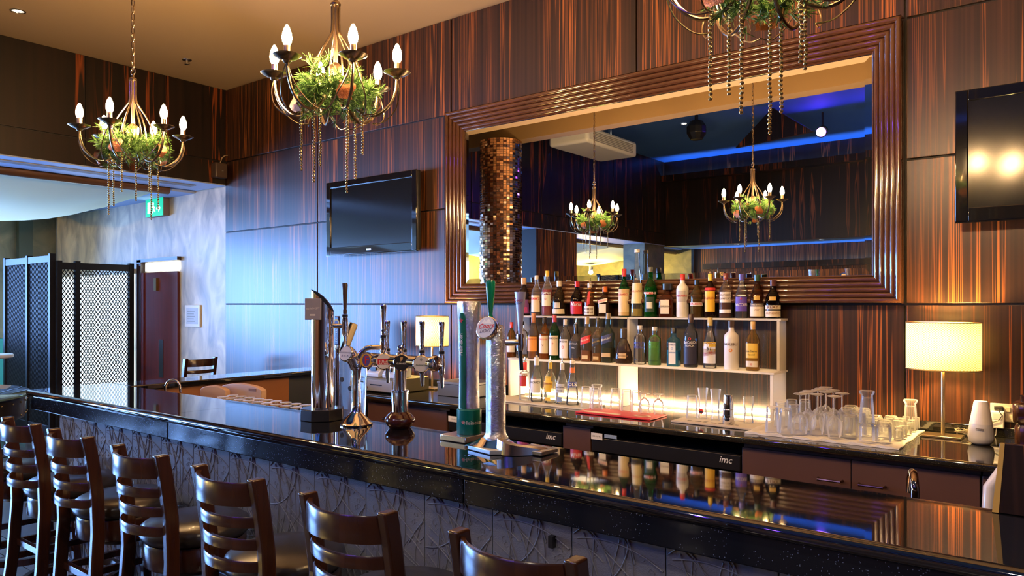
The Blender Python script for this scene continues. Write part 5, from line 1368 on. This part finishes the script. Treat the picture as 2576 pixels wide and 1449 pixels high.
# ================================================================== THINGS BEHIND THE BAR AT THE LEFT
rk = thing('glass_rack', 'steel tray holding upturned stem glasses behind the bar', 'rack', (-3.62, 2.43, .931))
MB().box(-.50, .48, -.13, .16, .012, .020).box(-.50, .48, -.13, -.12, 0, .012).box(-.50, .48, .15, .16, 0, .012).build('tray', CHROME_S, rk)
for i in range(10):
    for j in range(3):
        put('snifter', 'stem_glass', 'short stemmed glass upside down on the steel tray behind the bar', 'upturned stem glasses behind the bar', -4.07 + i * .088 + (j % 2) * .03, 2.335 + j * .082, .931 + .0205)
BEIGE = mat('beige chopping plastic', (.62, .40, .27), .5)
def board(label, px_, py_, y_, w, h, rz, hole):
    q_ = P(px_, py_, y_)
    t = thing('chopping_board', label, 'chopping board', (q_.x, y_, .931), rz)
    H_ = q_.z - .931
    poly = [(-w / 2, 0), (w / 2, 0), (w / 2, H_ * .80)] + [(w / 2 * math.cos(a), H_ * .80 + H_ * .20 * math.sin(a)) for a in [PI * k / 16 for k in range(1, 16)]] + [(-w / 2, H_ * .80)]
    MB().prism(poly, -.02, .02, Rm(PI / 2, 'X')).build('board', BEIGE, t, bevel=.006)
    if hole: MB().box(.08, .15, -.0225, -.0205, H_ * .78, H_ * .87).build('hand_hole', mat('brown hand hole', (.25, .12, .07), .6), t)
board('smaller beige rounded chopping board behind the glass tray', 541, 970, 2.62, .22, .14, .25, False)
board('larger beige rounded chopping board with a hand hole', 612, 965, 2.71, .40, .16, .1, True)

# ================================================================== LOUNGE BEYOND THE OPENING
DKT = mat('black stained timber', (.010, .010, .013), .5, spec=.15)
def screen(label, p0, p1, zt, posts):
    """lattice screen from p0 to p1 (x, y); posts: fractions along"""
    a, b = Vector((*p0, 0)), Vector((*p1, 0))
    L = (b - a).length; ang = math.atan2(b.y - a.y, b.x - a.x)
    t = thing('lattice_screen', label, 'screen', a, ang, 'lattice screens in the lounge')
    pw = .055
    for f_ in posts:
        MB().box(f_ * L - pw / 2, f_ * L + pw / 2, -.03, .03, 0, zt).build('post', DKT, t, bevel=.003)
    MB().box(pw / 2, L - pw / 2, -.025, .025, zt - .10, zt - .02).build('rail', DKT, t, bevel=.003)
    MB().box(pw / 2, L - pw / 2, -.025, .025, .10, .22).build('rail', DKT, t, bevel=.003)
    for f0, f1 in zip(posts, posts[1:]):
        x0_, x1_ = f0 * L + pw / 2, f1 * L - pw / 2
        z0_, z1_ = .22, zt - .10
        lt = MB(); sp_ = .038
        W_ = x1_ - x0_; H_ = z1_ - z0_
        for s in (1, -1):
            for fam in (0, .016):
                c_ = -H_ * .62
                while c_ < W_:
                    # line x = c + s-slope * z  (slope .62)
                    za = max(0, -c_ / .62); zb2 = min(H_, (W_ - c_) / .62)
                    if zb2 > za + .01:
                        xa_, xb_ = c_ + .62 * za, c_ + .62 * zb2
                        if s < 0: xa_, xb_ = W_ - xa_, W_ - xb_
                        d_ = Vector((xb_ - xa_, 0, zb2 - za)).normalized(); n_ = Vector((d_.z, 0, -d_.x)) * .0036
                        y_ = .006 * s
                        A_ = Vector((x0_ + xa_, y_, z0_ + za)); B_ = Vector((x0_ + xb_, y_, z0_ + zb2)); dy = Vector((0, .005, 0))
                        lt.loft([[A_ - n_ - dy, A_ + n_ - dy, A_ + n_ + dy, A_ - n_ + dy], [B_ - n_ - dy, B_ + n_ - dy, B_ + n_ + dy, B_ - n_ + dy]])
                    c_ += sp_ if fam == 0 else sp_
                if True: break
        o = lt.build('lattice', DKT, t); tag(o, kind='stuff')
    return t
SXc = -9.35
cy_ = 3.55
screen('dark lattice screen beside the red door, light shining through', (SXc, cy_), (SXc, 4.36), 2.12, (0, .24, 1))
screen('dark lattice screen at the far left of the lounge', (XX(17, cy_ - .05), cy_ - .05), (SXc - .06, cy_ - .05), 2.20, (0, .52, 1))
screen('dark lattice screen reflected in the mirror beyond the pier', (XL - .2, -3.6), (XL - .2, -5.0), 2.2, (0, .5, 1))
# fabric canopy with round wooden rail
FABR = translucent('pale canopy fabric', (.80, .86, .74), .35)
cn = thing('ceiling_canopy', 'pale sagging fabric canopy below the lounge ceiling', 'canopy', (-9.9, 0, ZH - .1))
v, f = [], []
NX, NY = 40, 60
for j in range(NY + 1):
    for i in range(NX + 1):
        a, b = i / NX, j / NY
        x_ = -11.80 + (-8.06 + 11.80) * a; y_ = -8.0 + (4.20 + 8.0) * b
        sag = .30 * math.sin(PI * a) * abs(math.sin(PI * (y_ + 8) / 2.44)) ** .6
        v.append((x_ + 9.9, y_, .085 - sag + .012 * math.sin(22 * a + 6 * math.sin(PI * b * 5))))
for j in range(NY):
    for i in range(NX):
        a = j * (NX + 1) + i; f.append((a, a + 1, a + NX + 2, a + NX + 1))
MB().add(v, f).build('fabric', FABR, cn, smooth=True)
MB().tube([(-8.05 + 9.9, -8.0, .085), (-8.05 + 9.9, 4.0, .085), (-8.05 + 9.9, 4.16, .085)], .055, 16).build('rail', wood('canopy rail wood', (.10, .045, .018), (.17, .08, .03), .35, axis=1), cn, smooth=True)
# exit sign
es = thing('exit_sign', 'small lit green exit sign box high on the grey wall', 'exit sign', (-8.785, YW - .001, 2.66))
MB().box(-.205, .205, -.075, 0, 0, .21).build('housing', mat('brown grey plastic', (.20, .15, .12), .5), es, bevel=.004)
MB().box(-.205, .205, -.082, -.0755, 0, .21).build('face', mat('lit green', (.0, .30, .15), .4, emit=.55, ecol=(.0, .42, .20)), es)
EW = mat('lit white', (.9, 1, .95), .4, emit=2.5, ecol=(.85, 1, .92))
MB().box(-.15, -.09, -.084, -.0825, .04, .17).build('pictogram_door', EW, es)
run = MB()
for a_, b_, r_ in [((-.02, .15), (-.02, .15), .016), ((-.02, .13), (0.0, .085), .014), ((0, .085), (.03, .05), .010), ((0, .085), (-.035, .045), .010), ((-.02, .12), (.025, .10), .008), ((-.02, .12), (-.05, .10), .008)]:
    if a_ == b_: run.lathe([(0, 0), (r_, 0), (r_, .0015), (0, .0015)], 14, Tm(a_[0], -.0825, a_[1]) @ FRONT)
    else:
        d_ = Vector((b_[0] - a_[0], b_[1] - a_[1])); L_ = d_.length; an_ = math.atan2(d_.y, d_.x)
        run.box(0, L_, -r_ * .6, r_ * .6, 0, .0015, Tm(a_[0], -.0825, a_[1]) @ FRONT @ Rm(an_, 'Z'))
run.build('pictogram_figure', EW, es)
run2 = MB().prism([(.06, .10), (.11, .10), (.11, .13), (.15, .09), (.11, .05), (.11, .08), (.06, .08)], 0, .0015, Tm(0, -.0825, 0) @ FRONT)
run2.build('pictogram_arrow', EW, es)
# framed notice
nf = thing('framed_notice', 'white framed notice sheet on the grey wall right of the door', 'notice', (-8.04, YW - .001, 1.36))
MB().box(-.16, .16, -.018, -.001, 0, .25).build('frame', WHITE, nf, bevel=.004)
MB().box(-.125, .125, -.0195, -.0185, .035, .215).build('sheet', paper((.55, .62, .72)), nf)
for k in range(5): MB().box(-.10, .06 - .02 * (k % 2), -.0202, -.0197, .06 + k * .028, .070 + k * .028).build('text_line', paper((.30, .36, .42)), nf)
# junction speaker
jb = thing('wall_speaker', 'small brown box speaker in the corner under the header', 'speaker', (XL + .019, 4.33, 2.95))
MB().box(.0, .10, -.08, .06, 0, .16).build('case', mat('brown plastic case', (.07, .045, .035), .45), jb, bevel=.015)
MB().tube([(.05, 0, .16), (.05, .02, .22), (.06, .05, .25), (.04, .09, .26)], .006, 6).build('cord', mat('cord tan', (.4, .3, .2), .5), jb, smooth=True)
MB().box(.1005, .103, -.01, .01, .07, .08).build('badge', CHROME_S, jb)
# round ledge around the mosaic column
RC = Vector((-6.05, 1.30, 0))
ld = thing('column_table', 'round glossy drinks ledge with studded leather apron', 'table', RC)
MB().lathe([(.275, 1.00), (.76, 1.00), (.775, 1.01), (.775, 1.02), (.76, 1.03), (.275, 1.03)], 64, ends=False).lathe([(.275, 1.0), (.275, 1.03)], 64, ends=False).build('table_top', mat('blue glass top', (.08, .16, .22), .05, coat=.5), ld, smooth=True)
MB().lathe([(.735, .86), (.745, .999)], 64, ends=False).build('apron', LEATHER, ld, smooth=True)
sd = None
for z_ in (.885, .97):
    for k in range(40):
        a = k * 2 * PI / 40
        if sd is None: sd = MB().sphere((0, 0, 0), .007, 8, 5).build('stud', GOLD, ld, smooth=True, loc=(.745 * math.cos(a), .745 * math.sin(a), z_))
        else: share(sd, loc=(.745 * math.cos(a), .745 * math.sin(a), z_))
MB().lathe([(.28, .0), (.28, .85)], 32, ends=False).build('column_skirt', LEATHER, ld, smooth=True)
cm = thing('mosaic_column', 'round column clad in copper mirror mosaic, seen in the mirror', 'column', RC)
MOS = mat('copper mirror mosaic', (.75, .46, .30), .10, 1)
col_v, col_f = [], []
NA = 40; NZc = 90
mos = MB()
hz = (ZC - 1.04 - .2) / NZc
rz_ = random.Random(9)
for j in range(NZc):
    for i in range(NA):
        a0_, a1_ = 2 * PI * (i + .06) / NA, 2 * PI * (i + .94) / NA
        z0_, z1_ = 1.04 + j * hz + .002, 1.04 + (j + 1) * hz - .002
        dr = rz_.uniform(-.0025, .0025); dz_ = rz_.uniform(-.0015, .0015)
        r0_ = .272
        o = len(col_v)
        col_v += [((r0_ + dr + dz_) * math.cos(a0_), (r0_ + dr + dz_) * math.sin(a0_), z0_), ((r0_ - dr + dz_) * math.cos(a1_), (r0_ - dr + dz_) * math.sin(a1_), z0_),
                  ((r0_ - dr - dz_) * math.cos(a1_), (r0_ - dr - dz_) * math.sin(a1_), z1_), ((r0_ + dr - dz_) * math.cos(a0_), (r0_ + dr - dz_) * math.sin(a0_), z1_)]
        col_f.append((o, o + 1, o + 2, o + 3))
mo = mos.add(col_v, col_f).build('mosaic_tiles', MOS, cm, fix=False); tag(mo, kind='stuff')
MB().lathe([(.265, 1.035), (.265, ZC - .201)], 40, ends=False).build('column_core', mat('dark grout', (.05, .025, .018), .6), cm, smooth=True)
# wicker armchair beyond the end of the bar
wk = thing('wicker_chair', 'dark woven wicker chair beyond the left end of the bar', 'chair', (-5.50, 2.52, 0), .35)
WICK = mat('dark wicker', (.030, .028, .032), .35, bump=1.0, bscale=70)
for k in range(9):
    z_ = .46 + k * .052
    pts = [(-.28, .25, z_), (-.29, 0, z_ + .002 * k), (-.24, -.22, z_ + .004 * k), (0, -.27, z_ + .006 * k), (.24, -.22, z_ + .004 * k), (.29, 0, z_ + .002 * k), (.28, .25, z_)]
    MB().tube(pts, .027, 8).build('woven_band', WICK, wk, smooth=True)
MB().box(-.28, .28, -.24, .27, .36, .44).build('seat', WICK, wk, bevel=.02)
for sx in (-.24, .24):
    for sy in (-.2, .22): MB().box(sx - .02, sx + .02, sy - .02, sy + .02, 0, .359).build('leg', DKT, wk)
# teal sofa and white table at the far left
sf_ = thing('lounge_sofa', 'teal upholstered bench by the olive wall', 'sofa', (XF + .45, 2.9, 0))
TEAL = mat('teal fabric', (.03, .28, .27), .8)
MB().box(-.42, .40, -1.2, .9, .08, .45).build('seat', TEAL, sf_, bevel=.03)
MB().box(-.44, -.20, -1.2, .9, .451, 1.15).build('backrest', TEAL, sf_, bevel=.03)
wt = thing('side_table', 'round white table beside the teal bench', 'table', (XX(-18, 2.9), 2.9, 0))
MB().lathe([(0, 1.04), (.18, 1.04), (.19, 1.05), (.19, 1.07), (.18, 1.08), (0, 1.08)], 40).build('table_top', WHITE, wt, smooth=True)
MB().lathe([(0, 0), (.25, 0), (.25, .02), (.04, .04), (.04, 1.039)], 24).build('pedestal', CHROME, wt, smooth=True)
# ceiling fittings
q = G(470, 152, ZC)
def ceil_pt(px_, py_):
    t = (ZC - HC) * K / (765 - py_)
    return (t * (CA * uu(px_) - SA), t * (SA * uu(px_) + CA), ZC)
spk = thing('sprinkler_head', 'tiny metal sprinkler head on the tan ceiling', 'sprinkler', ceil_pt(470, 150))
MB().lathe([(.045, -.001), (.042, -.006), (.012, -.010), (.010, -.04), (.022, -.042), (.022, -.045), (0, -.046)], 18).build('sprinkler_body', CHROME_S, spk, smooth=True)
dl = thing('ceiling_downlight', 'small recessed downlight at the upper left of the ceiling', 'downlight', ceil_pt(45, 26))
MB().lathe([(.055, -.001), (.055, -.008), (.042, -.010), (.040, -.003)], 24, ends=False).build('trim_ring', CHROME_S, dl, smooth=True)
MB().lathe([(0, -.002), (.040, -.003)], 24, ends=False).build('lens', mat('downlight lens', (1, .9, .75), .4, emit=2, ecol=(1, .8, .5)), dl)

# ================================================================== THINGS SEEN ONLY IN THE MIRROR, AND ADDED LIGHTS
MYV = 2 * (YW - .034)
def mirrored(px_, py_, Y):
    q_ = P(px_, py_, MYV - Y); return (q_.x, Y, q_.z)
q = mirrored(1495, 335, -1.2)
ac = thing('air_conditioner', 'white ceiling air conditioner reflected in the mirror', 'air conditioner', (q[0], -1.2, 3.94), .0)
MB().box(-.35, .35, -.75, .75, .06, .30).build('housing', WHITE, ac, bevel=.05)
MB().box(-.02, .02, -.5, -.46, .301, ZB - 3.941).box(-.02, .02, .46, .5, .301, ZB - 3.941).build('hanger', CHROME_S, ac)
for k in range(6): MB().box(.351, .358, -.6, .6, .10 + k * .025, .112 + k * .025).build('louvre', mat('louvre grey', (.35, .35, .35), .5), ac)
PURP = mat('purple stage lens', (.4, .2, 1), .4, emit=80, ecol=(.12, .03, 1.0))
for px_, py_, lb in ((2066, 332, 'purple stage light reflected near the mirror top'), (2206, 328, 'purple stage light reflected at the mirror edge')):
    q = mirrored(px_, py_, -3.6)
    sl = thing('stage_light', lb, 'stage light', q, 0, 'purple stage lights in the hall')
    MB().lathe([(0, -.16), (.06, -.16), (.085, -.10), (.09, 0), (.08, .001)], 20, Rm(-PI / 2 - .35, 'X')).build('can', BLACK, sl, smooth=True)
    MB().lathe([(0, .004), (.072, .003)], 20, Rm(-PI / 2 - .35, 'X'), ends=False).build('lens', PURP, sl)
    MB().box(-.015, .015, -.10, -.07, .05, ZB - q[2]).build('hanging_rod', BLACK, sl)
    sp = bpy.data.lights.new('stage_beam', 'SPOT'); sp.energy = 5; sp.color = (.30, .12, 1.0); sp.spot_size = 1.0; sp.shadow_soft_size = .07
    so_ = bpy.data.objects.new('stage_beam', sp); COL.objects.link(so_); so_.parent = sl; so_.location = (0, .02, -.005); so_.rotation_euler = (PI / 2 - .25, 0, 0)
q = mirrored(1752, 328, -2.6)
hs = thing('hall_speaker', 'black rounded loudspeaker hung under the blue ceiling', 'speaker', q, .6)
MB().lathe([(0, -.16), (.10, -.15), (.16, -.05), (.16, .06), (.10, .15), (0, .16)], 10).build('speaker_case', BLACK, hs, bevel=.01)
MB().box(-.02, .02, -.02, .02, .15, ZB - q[2]).build('bracket', BLACK, hs)
DLE = mat('hall downlight lens', (1, .95, .85), .4, emit=30, ecol=(1, .82, .6))
for x_, y_, z_ in ((-4.4, -7.2, 2.95), (-3.4, -7.0, 2.95), (-2.6, -6.8, 2.95), (-6.2, -7.2, 2.95), (-1.2, -7.0, 2.95), (-5.5, -3.0, ZB), (-3.0, -2.0, ZB), (-.5, -3.0, ZB), (1.2, 0, ZB)):
    o = thing('hall_downlight', 'small round downlight in the blue hall ceiling', 'downlight', (x_, y_, z_), 0, 'downlights in the hall ceiling')
    MB().lathe([(.06, -.001), (.06, -.01), (.045, -.012), (.043, -.004)], 20, ends=False).build('trim_ring', CHROME_S, o, smooth=True)
    MB().lathe([(0, -.003), (.043, -.004)], 20, ends=False).build('lens', DLE, o)
    ld_ = bpy.data.lights.new('downlight_beam', 'SPOT'); ld_.energy = 105; ld_.color = (1, .84, .66); ld_.spot_size = 2.2; ld_.spot_blend = .6; ld_.shadow_soft_size = .05
    lo = bpy.data.objects.new('downlight_beam', ld_); COL.objects.link(lo); lo.parent = o; lo.location = (0, 0, -.02)

ADDED_COVE = mat('added blue strip', (.2, .4, 1), .5, emit=18, ecol=(.10, .34, 1.0))  # added blue strips that tint the hall ceilings
for lb, y0_, z0_ in (('added dark ledge with hidden blue strip tinting the hall ceiling', YO, 4.25), ('added dark ledge with hidden blue strip tinting the far hall', -8.2, 2.45)):
    o = thing('added_cove_ledge', lb, 'added light', (0, y0_, z0_))
    MB().box(XL + .02, XR - .02, .002, .20, 0, .02).box(XL + .02, XR - .02, .18, .20, .02, .13).build('ledge', EBONY_DK, o)
    MB().box(XL + .05, XR - .05, .05, .09, .021, .05).build('light_strip', ADDED_COVE, o)
for y_ in (2.6, .2):  # added unseen lamps so the canopy fabric glows
    o = thing('added_canopy_lamp', 'added unseen lamp making the fabric canopy glow from above', 'lamp', (-9.9, y_, 3.30), 0, 'added lamps above the canopy')
    MB().sphere((0, 0, 0), .06, 16, 10).build('bulb', mat('added canopy bulb', (1, 1, .9), .5, emit=110 , ecol=(.92, 1.0, .80)), o, smooth=True)
    MB().box(-.01, .01, -.01, .01, .06, .249).build('stem', CHROME_S, o)
for x_, y_ in ((-9.6, -6.6), (-10.8, -5.2)):  # added warm lamps to tint this end of the lounge yellow
    o = thing('added_lounge_lamp', 'added warm lamp tinting the far end of the lounge yellow', 'downlight', (x_, y_, 2.45), 0, 'added lounge lamps')
    MB().lathe([(0, .12), (.05, .12), (.06, .02), (.06, 0)], 18, ends=False).build('shade', CHROME_S, o, smooth=True)
    ld_ = bpy.data.lights.new('added_lounge_beam', 'POINT'); ld_.energy = 170; ld_.color = (1, .66, .16); ld_.shadow_soft_size = .05
    lo = bpy.data.objects.new('added_lounge_beam', ld_); COL.objects.link(lo); lo.parent = o; lo.location = (0, 0, -.06)
